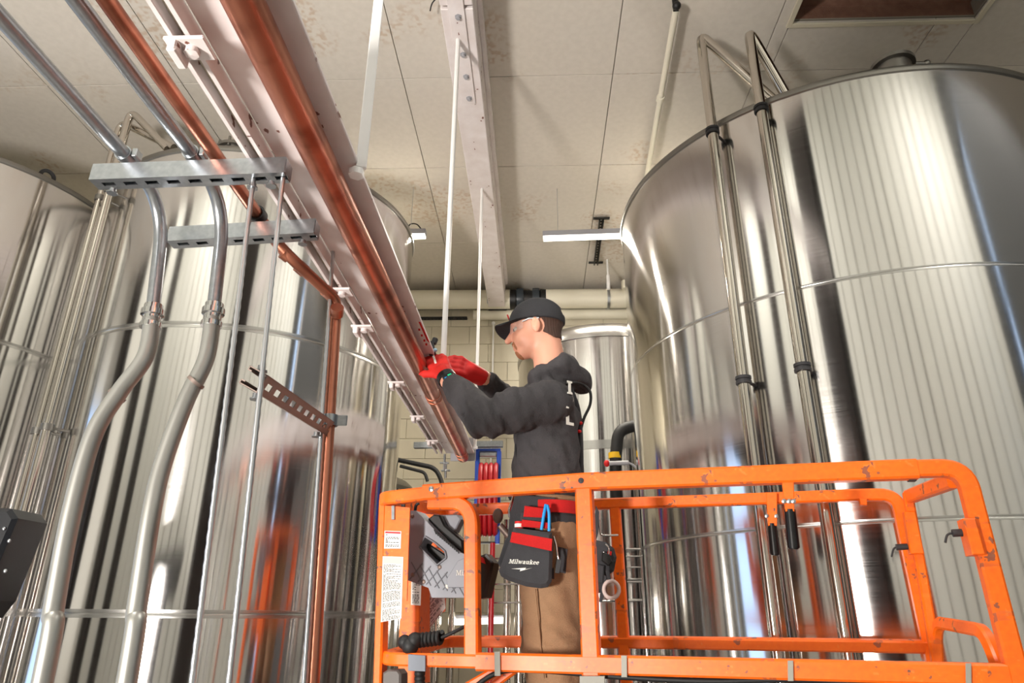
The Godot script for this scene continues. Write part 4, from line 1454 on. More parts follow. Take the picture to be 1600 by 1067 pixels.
func build_basket() -> void:
	BO = P(-0.592, 0.0, -2.593)
	BN = Vector3(0.278, 0, -0.9605).normalized()
	var D := 0.60
	var yf := CY - 0.62
	var up3 := Vector3.UP
	var t := thing("lift_basket", "worn orange tubular boom lift basket around the worker", "lift basket", Vector3(0.3, yf, -2.6))
	var S := 0.052
	# front top rail: sleeve and end tubes
	var fr := rail(t, "top_rail", [bk(664, 770.5), bk(917, 753), bk(1432, 733.5)], S * 1.04, S * 1.1)
	for q in [[674, 764], [908, 751]]:
		var g0 := Geo.new()
		g0.lathe(y_to(bk(q[0], q[1], -S / 2), -BN), [Vector2(0.010, -0.006), Vector2(0.010, 0.004), Vector2(0.0, 0.007)], 10)
		add(g0, "bolt", M.galv if q[0] < 800 else M.dark_grey, fr)
	rail(t, "top_rail", [bk(666, 772), bk(594, 780), bk(690, 798, D), bk(796, 794, D)], S * 0.82, S * 0.95, 0.06)
	rail(t, "top_rail", [bk(780, 795, D), bk(940, 787.5, D), bk(1180, 780, D), bk(1345, 773.5, D), bk(1401, 773, D), bk(1460, 1045, D)], S * 0.85, S * 0.85, 0.12, null, BN)
	rail(t, "corner_post", [bk(1425, 733), bk(1506, 731), bk(1594, 1075), bk(1594, 1075) + Vector3(0, -0.42, 0)], S * 0.95, S * 0.95, 0.13, null, BN)
	rail(t, "side_rail", [bk(1490, 750, 0.06), bk(1421, 776, D - 0.06)], S * 0.7, S * 0.9)
	rail(t, "side_post", [bk(1418, 770, D - 0.06), bk(1445, 925, D - 0.06), bk(1466, 1050, D - 0.06)], S * 0.6, S * 0.75, 0.0, null, BN)
	rail(t, "toe_loop", [bk(1466, 1050, D - 0.06), bk(1462, 972, D - 0.06), bk(1540, 986, 0.1), bk(1568, 1060, 0.1)], S * 0.6, S * 0.75, 0.08, null, BN)
	# posts
	var np := bk(913, 760)
	rail(t, "post", [bk(913, 762, 0.002), bk(926, 1067, 0.002), Vector3(bk(926, 1067).x, yf, bk(926, 1067).z)], S * 1.1, S, 0.0, null, BN)
	rail(t, "post", [bk(961, 792, D), bk(979, 1067, D), Vector3(bk(979, 1067, D).x, yf, bk(979, 1067, D).z)], S * 0.85, S * 0.8, 0.0, null, BN)
	rail(t, "gate_frame", [bk(672, 786, 0.01), bk(738, 786, 0.01), bk(739, 1030, 0.01)], S * 0.95, S * 0.9, 0.13, null, BN)
	rail(t, "corner_post", [bk(602, 782, 0.03), bk(594, 1067, 0.03), bk(594, 1067, 0.03) + Vector3(0, -0.42, 0)], S * 0.6, S, 0.0, null, BN)
	# mid rails
	var mr := rail(t, "mid_rail", [bk(747, 1033.5), bk(1250, 1046), bk(1574, 1054)], S * 0.95, S * 1.05)
	rail(t, "mid_rail", [bk(747, 1033), bk(598, 1029), bk(694, 1002, D), bk(985, 1003, D), bk(1452, 1010, D)], S * 0.85, S * 0.8, 0.07)
	# floor and kick plate
	var g := Geo.new()
	var c0 := Vector3(bk(600, 1067).x, yf, bk(600, 1067).z)
	var c1 := Vector3(bk(1594, 1075).x, yf, bk(1594, 1075).z)
	var c2 := c1 + BN * D
	var c3 := c0 + BN * D
	g.quad(c0, c1, c2, c3, Vector3.UP)
	var dn := Vector3(0, -0.03, 0)
	g.quad(c0 + dn, c1 + dn, c2 + dn, c3 + dn, Vector3.DOWN)
	var mid := (c0 + c2) / 2 + dn / 2
	for q in [[c0, c1], [c1, c2], [c2, c3], [c3, c0]]:
		g.face(q[0], q[1], q[1] + dn, q[0] + dn, mid)
	add(g, "floor_plate", M.dark_grey, t)
	# lift arm holding the basket up
	g = Geo.new()
	var m0 := (c0 + c3) / 2 + dn
	g.sweep(PackedVector3Array([m0 + Vector3(0.3, -0.05, 0), Vector3(m0.x + 0.35, 0.35, m0.z - 0.1)]), rect_poly(0.14, 0.18), Vector3.FORWARD)
	add(g, "lift_arm", M.orange, t)
	g = Geo.new()
	g.bx(Vector3(m0.x + 0.35, 0.2, m0.z - 0.1), Vector3(0.9, 0.4, 0.7), 0.03)
	add(g, "lift_chassis", M.dark_grey, t)
	# diagonal gussets
	rail(t, "gusset", [bk(790, 1040, 0.03), bk(700, 1092, 0.03)], S * 0.6, S * 0.7, 0.0, null, BN)
	rail(t, "gusset", [bk(804, 1046, 0.1), bk(742, 1092, 0.1)], S * 0.5, S * 0.6, 0.0, null, BN)
	# end panel sheets with printed safety notices
	plate(t, "end_panel", [[602, 790], [641, 793], [636, 939], [628, 930], [610, 948], [597, 940]], -0.004, 0.006, M.orange)
	plate(t, "end_panel", [[640, 800], [693, 806], [697, 905], [696, 955], [662, 968], [640, 955]], 0.40, 0.006, M.orange)
	plate(t, "control_box", [[636, 862], [664, 866], [664, 1067], [630, 1067]], 0.3, 0.1, M.orange, 0.004)
	sheet(t, "warning_sheet", [[601, 829], [627, 830], [626, 857], [600, 857]], -0.0085, text_sheet(5, 96, 100, Color(0.75, 0.12, 0.16)))
	sheet(t, "notice_sheet", [[598, 869], [630, 870], [627, 966], [595, 972]], -0.0085, text_sheet(6, 128, 380, Color(0.72, 0.70, 0.68)))
	sheet(t, "notice_sheet", [[643, 898], [659, 899], [657, 946], [642, 945]], 0.242, text_sheet(8, 64, 180, Color(0.8, 0.79, 0.77)))
	sheet(t, "notice_sheet", [[667, 912], [694, 922], [696, 950], [665, 990]], 0.395, text_sheet(9, 96, 240, Color(0.8, 0.79, 0.77)))
	plate(t, "latch", [[612, 790], [617, 790], [617, 812], [612, 812]], -0.01, 0.008, M.galv, 0.001)
	plate(t, "strap", [[627, 776], [633, 777], [632, 828], [628, 828]], 0.03, 0.006, M.black)
	# brackets, clips and cable on the mid rail
	plate(t, "clamp_bracket", [[638, 1022], [665, 1024], [665, 1049], [638, 1048]], -0.03, 0.006, std(Color(0.36, 0.39, 0.44), 0.4), 0.001)
	for q in [[777, 1018, 1056], [975, 1024, 1058], [1235, 1032, 1064], [1513, 1036, 1070]]:
		plate(t, "rail_clip", [[q[0] - 4.5, q[1]], [q[0] + 4.5, q[1]], [q[0] + 5, q[2]], [q[0] - 4, q[2]]], -0.031, 0.004, M.clip, 0.0008)
	g = Geo.new()
	g.tube(smooth_path([bk(720, 1092, -0.01), bk(772, 1053, -0.01), bk(830, 1047, -0.01), bk(960, 1057, -0.01), bk(1100, 1064, -0.01), bk(1250, 1062, -0.01), bk(1400, 1071, -0.01), bk(1580, 1072, -0.01)], 6), 0.008, 8)
	add(g, "control_cable", M.rubber, t)
	plate(t, "foot_bracket", [[906, 1056], [945, 1056], [945, 1080], [906, 1080]], -0.034, 0.008, M.clip, 0.001)
	# levers
	plate(t, "lever_bracket", [[1197, 770], [1214, 770], [1214, 822], [1200, 822]], D - 0.03, 0.03, M.orange, 0.002)
	plate(t, "lever_bracket", [[1221, 748], [1240, 748], [1241, 800], [1227, 800]], -0.005, 0.03, M.orange, 0.002)
	for q in [[1206, 818, 1211, 868, D - 0.03], [1234, 796, 1240, 858, -0.005]]:
		g = Geo.new()
		g.tube(PackedVector3Array([bk(q[0], q[1], q[4]), bk(q[2], q[3] - 3, q[4]), bk(q[2], q[3], q[4])]), [0.017, 0.0185, 0.012], 14)
		add(g, "lever_grip", M.grip, t)
	for q in [[1225, 783, -0.03], [1240, 783, -0.03], [1233, 783, -0.03], [1198, 806, D - 0.05], [1213, 806, D - 0.05]]:
		g = Geo.new()
		g.lathe(y_to(bk(q[0], q[1], q[2]), -BN), [Vector2(0.007, -0.008), Vector2(0.007, 0.004), Vector2(0.0, 0.006)], 8)
		add(g, "pivot_bolt", M.galv, t)
	# latch pins at the right end
	for q in [[1404, 855, D - 0.07, 1396, 858], [1492, 833, 0.0, 1480, 836]]:
		g = Geo.new()
		g.rod(bk(q[0] + 14, q[1] - 1, q[2]), bk(q[0] - 4, q[1], q[2]), 0.011, 10)
		g.tube(smooth_path([bk(q[0] - 4, q[1], q[2]), bk(q[3], q[4], q[2]), bk(q[3] - 3, q[4] + 12, q[2])], 5), 0.0035, 6)
		add(g, "latch_pin", M.dark_grey, t)
	plate(t, "rail_stop", [[1417, 741], [1432, 741], [1431, 752], [1419, 752]], 0.02, 0.03, M.dark_grey, 0.002)
	plate(t, "rail_stop", [[1342, 780], [1354, 780], [1354, 790], [1344, 790]], D - 0.02, 0.03, M.orange, 0.002)
	# post sleeves
	plate(t, "post_sleeve", [[1500, 812], [1519, 812], [1534, 868], [1514, 868]], -0.012, 0.075, M.orange, 0.003)
	plate(t, "post_sleeve", [[1411, 800], [1428, 800], [1442, 866], [1421, 866]], D - 0.075, 0.05, M.orange, 0.003)

# ------------------------------------------------------------------ implicit surfaces for cloth and skin
func cap_d(p: Vector3, a: Vector3, b: Vector3, ra: float, rb: float) -> float:
	var ab := b - a
	var h := clampf((p - a).dot(ab) / maxf(ab.length_squared(), 1e-9), 0.0, 1.0)
	return (p - a - ab * h).length() - lerpf(ra, rb, h)

func ell_d(p: Vector3, c: Vector3, r: Vector3) -> float:
	var q := (p - c) / r
	var k0 := q.length()
	var k1 := (q / r).length()
	return k0 * (k0 - 1.0) / maxf(k1, 1e-6)

func smin(a: float, b: float, k: float) -> float:
	var h := maxf(k - absf(a - b), 0.0) / k
	return minf(a, b) - h * h * k * 0.25

func prims_d(p: Vector3, prims: Array, k: float) -> float:
	# prims: [a, b, ra, rb] capsules, or [c, r] ellipsoids
	var d := 1e3
	for q in prims:
		var e: float
		if q.size() == 4:
			e = cap_d(p, q[0], q[1], q[2], q[3])
		else:
			e = ell_d(p, q[0], q[1])
		d = smin(d, e, k)
	return d

func nets(lo: Vector3, hi: Vector3, cell: float, f: Callable, prims := [], k := 0.0) -> Geo:
	# surface nets of f(p), or of f(p, distance to the smoothly joined prims); far blocks are skipped, and in each block only the near prims count
	var n := Vector3i(((hi - lo) / cell).ceil()) + Vector3i.ONE
	var val := PackedFloat32Array()
	val.resize(n.x * n.y * n.z)
	val.fill(1.0)
	var B := 5
	var rad := cell * B * 0.87
	var few := not prims.is_empty()
	for bz in range(0, n.z, B):
		for by in range(0, n.y, B):
			for bx_ in range(0, n.x, B):
				var cc := lo + (Vector3(bx_, by, bz) + Vector3.ONE * (B - 1) * 0.5) * cell
				var d0: float
				var near := []
				if few:
					var ds := PackedFloat32Array()
					var dm := 1e3
					for q in prims:
						var e: float = cap_d(cc, q[0], q[1], q[2], q[3]) if q.size() == 4 else ell_d(cc, q[0], q[1])
						ds.append(e)
						dm = minf(dm, e)
					if dm > rad * 1.4 + k:
						continue
					for j in prims.size():
						if ds[j] < dm + k + rad * 2.0:
							near.append(prims[j])
					d0 = f.call(cc, prims_d(cc, near, k))
				else:
					d0 = f.call(cc)
				if absf(d0) > cell * B * 1.4:
					if d0 < 0.0:
						for z in range(bz, mini(bz + B, n.z)):
							for y in range(by, mini(by + B, n.y)):
								for x in range(bx_, mini(bx_ + B, n.x)):
									val[(z * n.y + y) * n.x + x] = -1.0
					continue
				for z in range(bz, mini(bz + B, n.z)):
					for y in range(by, mini(by + B, n.y)):
						for x in range(bx_, mini(bx_ + B, n.x)):
							var p := lo + Vector3(x, y, z) * cell
							val[(z * n.y + y) * n.x + x] = f.call(p, prims_d(p, near, k)) if few else f.call(p)
	var g := Geo.new()
	var ids := {}
	var sx := 1
	var sy := n.x
	var sz := n.x * n.y
	for z in n.z - 1:
		for y in n.y - 1:
			var i0 := z * sz + y * sy
			for x in n.x - 1:
				var i := i0 + x
				var v0 := val[i]
				var v1 := val[i + sx]
				var v2 := val[i + sy]
				var v3 := val[i + sx + sy]
				var v4 := val[i + sz]
				var v5 := val[i + sx + sz]
				var v6 := val[i + sy + sz]
				var v7 := val[i + sx + sy + sz]
				var neg := v0 < 0.0
				if (v1 < 0.0) == neg and (v2 < 0.0) == neg and (v3 < 0.0) == neg and (v4 < 0.0) == neg and (v5 < 0.0) == neg and (v6 < 0.0) == neg and (v7 < 0.0) == neg:
					continue
				var s := Vector3.ZERO
				var cnt := 0
				if (v0 < 0.0) != (v1 < 0.0): s += Vector3(v0 / (v0 - v1), 0, 0); cnt += 1
				if (v2 < 0.0) != (v3 < 0.0): s += Vector3(v2 / (v2 - v3), 1, 0); cnt += 1
				if (v4 < 0.0) != (v5 < 0.0): s += Vector3(v4 / (v4 - v5), 0, 1); cnt += 1
				if (v6 < 0.0) != (v7 < 0.0): s += Vector3(v6 / (v6 - v7), 1, 1); cnt += 1
				if (v0 < 0.0) != (v2 < 0.0): s += Vector3(0, v0 / (v0 - v2), 0); cnt += 1
				if (v1 < 0.0) != (v3 < 0.0): s += Vector3(1, v1 / (v1 - v3), 0); cnt += 1
				if (v4 < 0.0) != (v6 < 0.0): s += Vector3(0, v4 / (v4 - v6), 1); cnt += 1
				if (v5 < 0.0) != (v7 < 0.0): s += Vector3(1, v5 / (v5 - v7), 1); cnt += 1
				if (v0 < 0.0) != (v4 < 0.0): s += Vector3(0, 0, v0 / (v0 - v4)); cnt += 1
				if (v1 < 0.0) != (v5 < 0.0): s += Vector3(1, 0, v1 / (v1 - v5)); cnt += 1
				if (v2 < 0.0) != (v6 < 0.0): s += Vector3(0, 1, v2 / (v2 - v6)); cnt += 1
				if (v3 < 0.0) != (v7 < 0.0): s += Vector3(1, 1, v3 / (v3 - v7)); cnt += 1
				ids[i] = g.v.size()
				var p := lo + (Vector3(x, y, z) + s / maxf(cnt, 1)) * cell
				g.v.append(p)
				g.n.append(Vector3(v1 + v3 + v5 + v7 - v0 - v2 - v4 - v6, v2 + v3 + v6 + v7 - v0 - v1 - v4 - v5, v4 + v5 + v6 + v7 - v0 - v1 - v2 - v3).normalized())
				g.uv.append(Vector2(p.x, p.y))
	for i in ids:
		var x: int = i % n.x
		var y: int = (i / sy) % n.y
		var z: int = i / sz
		for ax in 3:
			var da: int = [sx, sy, sz][ax]
			if (val[i] < 0.0) == (val[i + da] < 0.0):
				continue
			var db: int = [sy, sz, sx][ax]
			var dc: int = [sz, sx, sy][ax]
			# edge from this corner along ax, shared by four cells
			if [y, z, x][ax] == 0 or [z, x, y][ax] == 0:
				continue
			if not (ids.has(i - db) and ids.has(i - dc) and ids.has(i - db - dc)):
				continue
			var q := [ids[i], ids[i - db], ids[i - db - dc], ids[i - dc]]
			for tr in [[0, 1, 2], [0, 2, 3]]:
				var a: int = q[tr[0]]
				var b: int = q[tr[1]]
				var c: int = q[tr[2]]
				var gn := (g.v[b] - g.v[a]).cross(g.v[c] - g.v[a])
				if gn.dot(g.n[a] + g.n[b] + g.n[c]) > 0.0:
					g.idx.append(a); g.idx.append(c); g.idx.append(b)
				else:
					g.idx.append(a); g.idx.append(b); g.idx.append(c)
	return g

func bounds(prims: Array, pad: float) -> Array:
	var lo := Vector3.ONE * 1e6
	var hi := -lo
	for q in prims:
		if q.size() == 4:
			for k in 2:
				lo = lo.min(q[k] - Vector3.ONE * (q[2 + k] + pad))
				hi = hi.max(q[k] + Vector3.ONE * (q[2 + k] + pad))
		else:
			lo = lo.min(q[0] - q[1] - Vector3.ONE * pad)
			hi = hi.max(q[0] + q[1] + Vector3.ONE * pad)
	return [lo, hi]

func blob_with(prims: Array, k: float, cell: float, extra: Callable) -> Geo:
	var b := bounds(prims, cell * 2.5 + 0.01)
	return nets(b[0], b[1], cell, extra, prims, k)

func blob(prims: Array, k: float, cell: float) -> Geo:
	return blob_with(prims, k, cell, func(_p, d): return d)

func hand_prims(w: Vector3, dirn: Vector3, back: Vector3, thumb_side: float, curl: Array, s := 1.0) -> Array:
	# wrist, direction to the knuckles, back-of-hand normal; four fingers of different length and a thumb from the side of the palm
	var X := dirn.normalized()
	var Z := (back - X * back.dot(X)).normalized()
	var Y := Z.cross(X).normalized() * thumb_side   # towards the thumb
	var out := []
	var lens := [0.072, 0.080, 0.074, 0.058]
	for k in 4:
		var yo := (0.030 - 0.0205 * k) * s
		var m0 := w + X * 0.012 * s + Y * yo * 0.6
		var kn := w + X * (0.092 - absf(k - 1.0) * 0.004) * s + Y * yo
		out.append([m0, kn, 0.0165 * s, 0.0135 * s])
		var a := 0.0
		var p := kn
		for j in 3:
			a += curl[j]
			var dd := X * cos(a) - Z * sin(a)
			var e: Vector3 = p + dd * lens[k] * [0.46, 0.31, 0.25][j] * s
			out.append([p, e, (0.0112 - 0.0008 * j) * s, (0.0104 - 0.0009 * j) * s])
			p = e
	var t0 := w + X * 0.028 * s + Y * 0.026 * s - Z * 0.006
	var t1 := t0 + (X * 0.6 + Y * 0.75 - Z * 0.2).normalized() * 0.042 * s
	var t2 := t1 + (X * 0.9 + Y * 0.1 - Z * 0.45).normalized() * 0.032 * s
	var t3 := t2 + (X * 0.85 - Y * 0.25 - Z * 0.5).normalized() * 0.026 * s
	out.append([t0, t1, 0.016 * s, 0.0125 * s])
	out.append([t1, t2, 0.012 * s, 0.0112 * s])
	out.append([t2, t3, 0.0112 * s, 0.0098 * s])
	return out

func cloth(c: Color, sd: int, freq: float, rough := 0.9) -> StandardMaterial3D:
	var m := std(Color.WHITE, rough)
	m.albedo_texture = paint(256, sd, 0.02, 0.15, func(a, b, cc): return c.lerp(Color(c.r * 0.82, c.g * 0.82, c.b * 0.82), b * 0.6 + a * 0.4))
	m.normal_enabled = true
	m.normal_texture = bumps(256, sd + 3, freq)
	m.normal_scale = 0.5
	return tri_map(m, 5.0)

func build_person() -> void:
	var J := func(x: float, y: float, z: float) -> Vector3: return at_z(x, y, z)
	var skin := std(Color(0.87, 0.63, 0.53), 0.5)
	skin.subsurf_scatter_enabled = true
	skin.subsurf_scatter_strength = 0.15
	var hood_mat := cloth(Color(0.25, 0.24, 0.25), 101, 0.12)
	var pants_mat := cloth(Color(0.63, 0.49, 0.365), 111, 0.2)
	var glove_mat := cloth(Color(0.86, 0.13, 0.09), 121, 0.3, 0.75)
	var cap_mat := cloth(Color(0.19, 0.19, 0.205), 131, 0.2)
	var floor_y := CY - 0.62
	# joints
	var nk: Vector3 = J.call(863, 585, -2.67)
	var ls: Vector3 = J.call(862, 627, -2.49)
	var le: Vector3 = J.call(756, 653, -2.43)
	var lw: Vector3 = J.call(700, 594, -2.60)
	var rs: Vector3 = J.call(852, 625, -2.87)
	var re: Vector3 = J.call(806, 640, -3.0)
	var rw: Vector3 = J.call(757, 592, -2.84)
	var lk: Vector3 = J.call(682, 566, -2.66)
	var rk: Vector3 = J.call(708, 567, -2.74)
	var hip_l: Vector3 = J.call(857, 842, -2.60)
	var hip_r: Vector3 = J.call(862, 842, -2.79)
	var kn_l: Vector3 = J.call(866, 1010, -2.60)
	var kn_r: Vector3 = J.call(858, 1005, -2.80)
	var an_l := Vector3(kn_l.x + 0.03, floor_y + 0.10, kn_l.z)
	var an_r := Vector3(kn_r.x + 0.01, floor_y + 0.10, kn_r.z)
	var t := thing("person", "person in dark hooded sweatshirt, black cap and tan work trousers reaching to the copper pipe", "person", Vector3(hip_l.x, floor_y, -2.7))
	# head frame
	var hc: Vector3 = J.call(839, 517, -2.66)
	var fw := Vector3(-0.985, -0.10, -0.12).normalized()
	var upv := (Vector3.UP - fw * fw.y).normalized()
	var hx := Transform3D(Basis(fw, upv, fw.cross(upv)), hc)
	var s := 1.07
	var hxi := hx.affine_inverse()
	var head := [
		[Vector3(-0.008, 0.038, 0) * s, Vector3(0.098, 0.086, 0.076) * s], [Vector3(0.03, -0.03, 0) * s, Vector3(0.068, 0.075, 0.060) * s],
		[Vector3(0.062, -0.085, 0) * s, Vector3(0.028, 0.024, 0.028) * s], [Vector3(0.088, 0.028, 0) * s, Vector3(0.014, 0.013, 0.045) * s],
		[Vector3(0.094, 0.012, 0) * s, Vector3(0.119, -0.026, 0) * s, 0.008 * s, 0.0125 * s], [Vector3(0.085, -0.058, 0) * s, Vector3(0.014, 0.014, 0.024) * s],
		[Vector3(0.055, -0.03, 0.03) * s, Vector3(0.03, 0.03, 0.025) * s], [Vector3(0.055, -0.03, -0.03) * s, Vector3(0.03, 0.03, 0.025) * s],
		[Vector3(-0.03, -0.04, 0) * s, hxi * (nk + Vector3(0, -0.03, 0)), 0.058 * s, 0.064 * s]]
	var ears := [[Vector3(-0.004, -0.004, 0.078) * s, Vector3(0.018, 0.033, 0.010) * s], [Vector3(-0.004, -0.004, -0.078) * s, Vector3(0.018, 0.033, 0.010) * s]]
	var body := []
	for q in head:
		if q.size() == 4:
			body.append([hx * q[0], hx * q[1], q[2], q[3]])
	# one continuous body: head (in its own frame), neck, torso, arms, legs
	var trunk := [
		[nk, J.call(858, 650, -2.68), 0.06, 0.10], [J.call(858, 650, -2.68), J.call(858, 800, -2.69), 0.10, 0.10], [ls, rs, 0.06, 0.06],
		[ls, le, 0.055, 0.045], [le, lw, 0.042, 0.030], [lw, lw.lerp(lk, 0.7), 0.028, 0.014], [rs, re, 0.055, 0.045], [re, rw, 0.042, 0.031], [rw, rw.lerp(rk, 0.6), 0.029, 0.014],
		[hip_l, kn_l, 0.09, 0.06], [kn_l, an_l, 0.055, 0.04], [hip_r, kn_r, 0.09, 0.06], [kn_r, an_r, 0.055, 0.04], [J.call(858, 800, -2.69), hip_l, 0.10, 0.09], [J.call(858, 800, -2.69), hip_r, 0.10, 0.09]]
	var g := blob(trunk, 0.03, 0.016)
	var hg := nets(Vector3(-0.14, -0.19, -0.115), Vector3(0.16, 0.15, 0.115), 0.0042, func(p):
		var d := prims_d(p, head, 0.018 * s)
		d = smin(d, prims_d(p, ears, 0.004), 0.006)
		# eye sockets and the line of the mouth
		for sd in [-1.0, 1.0]:
			d = maxf(d, -(ell_d(p, Vector3(0.098, 0.006, 0.032 * sd) * s, Vector3(0.016, 0.012, 0.018) * s)) - 0.004)
			d = maxf(d, -ell_d(p, Vector3(0.004, -0.002, 0.089 * sd) * s, Vector3(0.009, 0.018, 0.006) * s))
		d = maxf(d, -cap_d(p, Vector3(0.102, -0.056, -0.02) * s, Vector3(0.102, -0.056, 0.02) * s, 0.003, 0.003))
		return d)
	var base := g.v.size()
	for k in hg.v.size():
		g.v.append(hx * hg.v[k])
		g.n.append((hx.basis * hg.n[k]).normalized())
		g.uv.append(hg.uv[k])
	for k in hg.idx.size():
		g.idx.append(hg.idx[k] + base)
	add(g, "body", skin, t)
	# eyes
	for sd in [-1.0, 1.0]:
		g = Geo.new()
		g.ball(hx * (Vector3(0.0765, 0.006, 0.031 * sd) * s), Vector3.ONE * 0.0125 * s)
		var ey := add(g, "eye", std(Color(0.74, 0.68, 0.63), 0.3), t)
		g = Geo.new()
		g.ball(hx * (Vector3(0.0865, 0.004, 0.032 * sd) * s), Vector3(0.004, 0.0065, 0.0065) * s, hx.basis)
		add(g, "iris", std(Color(0.15, 0.17, 0.2), 0.1), ey)
	# hair below the cap, reddish beard
	var hair_c := std(Color(0.27, 0.18, 0.14), 0.7)
	hair_c.normal_enabled = true
	hair_c.normal_texture = bumps(128, 77, 0.2)
	hair_c = tri_map(hair_c, 14.0)
	var hr := nets(Vector3(-0.14, -0.12, -0.115), Vector3(0.09, 0.13, 0.115), 0.0045, func(p):
		var d := prims_d(p, [head[0], head[8]], 0.02) - 0.005
		d += 0.0016 * sin(p.x * 400.0 + p.y * 260.0) * sin(p.y * 310.0 + p.z * 330.0)
		d = maxf(d, p.x - 0.024 + maxf(0.0, -p.y - 0.0) * 1.6)
		d = maxf(d, -(p.y + 0.088 + p.x * 0.35))
		# clear of the ear
		d = maxf(d, -(Vector2(p.x - 0.0, p.y + 0.004).length() - 0.036 * s) if absf(p.z) > 0.05 else d)
		return d)
	for k in hr.v.size():
		hr.v[k] = hx * hr.v[k]
		hr.n[k] = (hx.basis * hr.n[k]).normalized()
	add(hr, "hair", hair_c, t)
	var bd := nets(Vector3(-0.02, -0.15, -0.08), Vector3(0.13, 0.01, 0.08), 0.0042, func(p):
		var d := prims_d(p, head, 0.018 * s) - 0.0022 - 0.0012 * sin(p.x * 500.0 + p.z * 300.0) * sin(p.y * 420.0)
		d = maxf(d, prims_d(p, [[Vector3(0.084, -0.100, 0) * s, Vector3(0.024, 0.026, 0.026) * s], [Vector3(0.098, -0.046, 0.0) * s, Vector3(0.012, 0.008, 0.026) * s], [Vector3(0.088, -0.06, 0.025) * s, Vector3(0.008, 0.022, 0.006) * s], [Vector3(0.088, -0.06, -0.025) * s, Vector3(0.008, 0.022, 0.006) * s]], 0.008))
		d = maxf(d, -ell_d(p, Vector3(0.104, -0.058, 0) * s, Vector3(0.014, 0.008, 0.02) * s))
		return d)
	for k in bd.v.size():
		bd.v[k] = hx * bd.v[k]
		bd.n[k] = (hx.basis * bd.n[k]).normalized()
	add(bd, "beard", std(Color(0.62, 0.40, 0.27), 0.75), t)
	# cap
	var cg := nets(Vector3(-0.13, 0.0, -0.115), Vector3(0.14, 0.17, 0.115), 0.0048, func(p):
		var d := ell_d(p, Vector3(-0.004, 0.036, 0) * s, Vector3(0.112, 0.100, 0.090) * s)
		d = maxf(d, -(p.y - 0.036 * s - p.x * 0.10 + 0.012))
		# arched opening over the strap at the back
		d = maxf(d, -maxf(Vector2(p.y - 0.052, p.z).length() - 0.030, maxf(p.x + 0.098, -(p.y - 0.048))))
		return d)
	for k in cg.v.size():
		cg.v[k] = hx * cg.v[k]
		cg.n[k] = (hx.basis * cg.n[k]).normalized()
	var cp := add(cg, "cap", cap_mat, t)
	g = Geo.new()
	var NB := 14
	for i in NB:
		for j in 6:
			var w := []
			for q in [[i, j], [i + 1, j], [i + 1, j + 1], [i, j + 1]]:
				var an: float = lerpf(-1.15, 1.15, float(q[0]) / NB)
				var f: float = q[1] / 6.0
				var r0 := 0.104
				var ins := Vector3(cos(an) * r0 - 0.004, 0.030, sin(an) * 0.086)
				var outp := Vector3(0.100 + 0.064 * pow(maxf(cos(an * 1.25), 0.0), 0.35), 0.026 - 0.016 * pow(absf(an) / 1.15, 2.0), sin(an) * 0.088)
				w.append(hx * (ins.lerp(outp, f) * s + Vector3(0, 0.008 * sin(f * PI * 0.5) - f * 0.008, 0)))
			var thick := upv * 0.004
			var cen: Vector3 = (w[0] + w[2]) * 0.5
			g.face(w[0] + thick, w[1] + thick, w[2] + thick, w[3] + thick, cen - upv)
			g.face(w[0], w[1], w[2], w[3], cen + upv)
			if j == 5:
				g.face(w[2], w[3], w[3] + thick, w[2] + thick, hc)
	add(g, "brim", cap_mat, cp)
	g = Geo.new()
	g.ball(hx * (Vector3(-0.004, 0.137, 0) * s), Vector3(0.007, 0.004, 0.007), hx.basis, 10, 6)
	add(g, "button", cap_mat, cp)
	g = Geo.new()
	g.box(hx * Transform3D(Basis(Vector3.FORWARD, 0.25), Vector3(0.106, 0.070, 0.0) * s), Vector3(0.006, 0.022, 0.05), 0.002)
	add(g, "red_badge", M.red, cp)
	# clear safety glasses
	var glass := std(Color(0.9, 0.93, 0.95, 0.10), 0.05)
	glass.transparency = BaseMaterial3D.TRANSPARENCY_ALPHA
	var gl := Geo.new()
	for sd in [-1.0, 1.0]:
		for k in 5:
			var a0: float = lerpf(0.12, 1.15, k / 5.0) * sd
			var a1: float = lerpf(0.12, 1.15, (k + 1) / 5.0) * sd
			var w := []
			for q in [[a0, -0.016], [a1, -0.014], [a1, 0.020], [a0, 0.022]]:
				w.append(hx * (Vector3(cos(q[0]) * 0.104 + 0.004, q[1] + 0.004, sin(q[0]) * 0.078) * s))
			gl.face(w[0], w[1], w[2], w[3], hc)
	var gs := add(gl, "safety_glasses", glass, t)
	for sd in [-1.0, 1.0]:
		g = Geo.new()
		g.tube(PackedVector3Array([hx * (Vector3(0.046, 0.018, 0.072 * sd) * s), hx * (Vector3(0.02, 0.022, 0.081 * sd) * s), hx * (Vector3(-0.02, 0.018, 0.082 * sd) * s)]), 0.003, 6)
		add(g, "temple_arm", std(Color(0.75, 0.78, 0.8), 0.2), gs)
	# hooded sweatshirt
	var hood := [
		[J.call(852, 765, -2.62), J.call(855, 660, -2.61), 0.136, 0.122], [J.call(852, 765, -2.75), J.call(855, 660, -2.76), 0.136, 0.122], [J.call(858, 655, -2.62), J.call(862, 618, -2.64), 0.115, 0.085], [J.call(858, 655, -2.75), J.call(860, 618, -2.74), 0.115, 0.085],
		[ls, rs, 0.070, 0.070], [ls, ls.lerp(le, 0.5), 0.080, 0.078], [ls.lerp(le, 0.5), le, 0.078, 0.070], [le, le.lerp(lw, 0.55), 0.070, 0.056], [le.lerp(lw, 0.55), lw.lerp(le, 0.16), 0.056, 0.044],
		[rs, re, 0.078, 0.066], [re, rw.lerp(re, 0.12), 0.064, 0.044]]
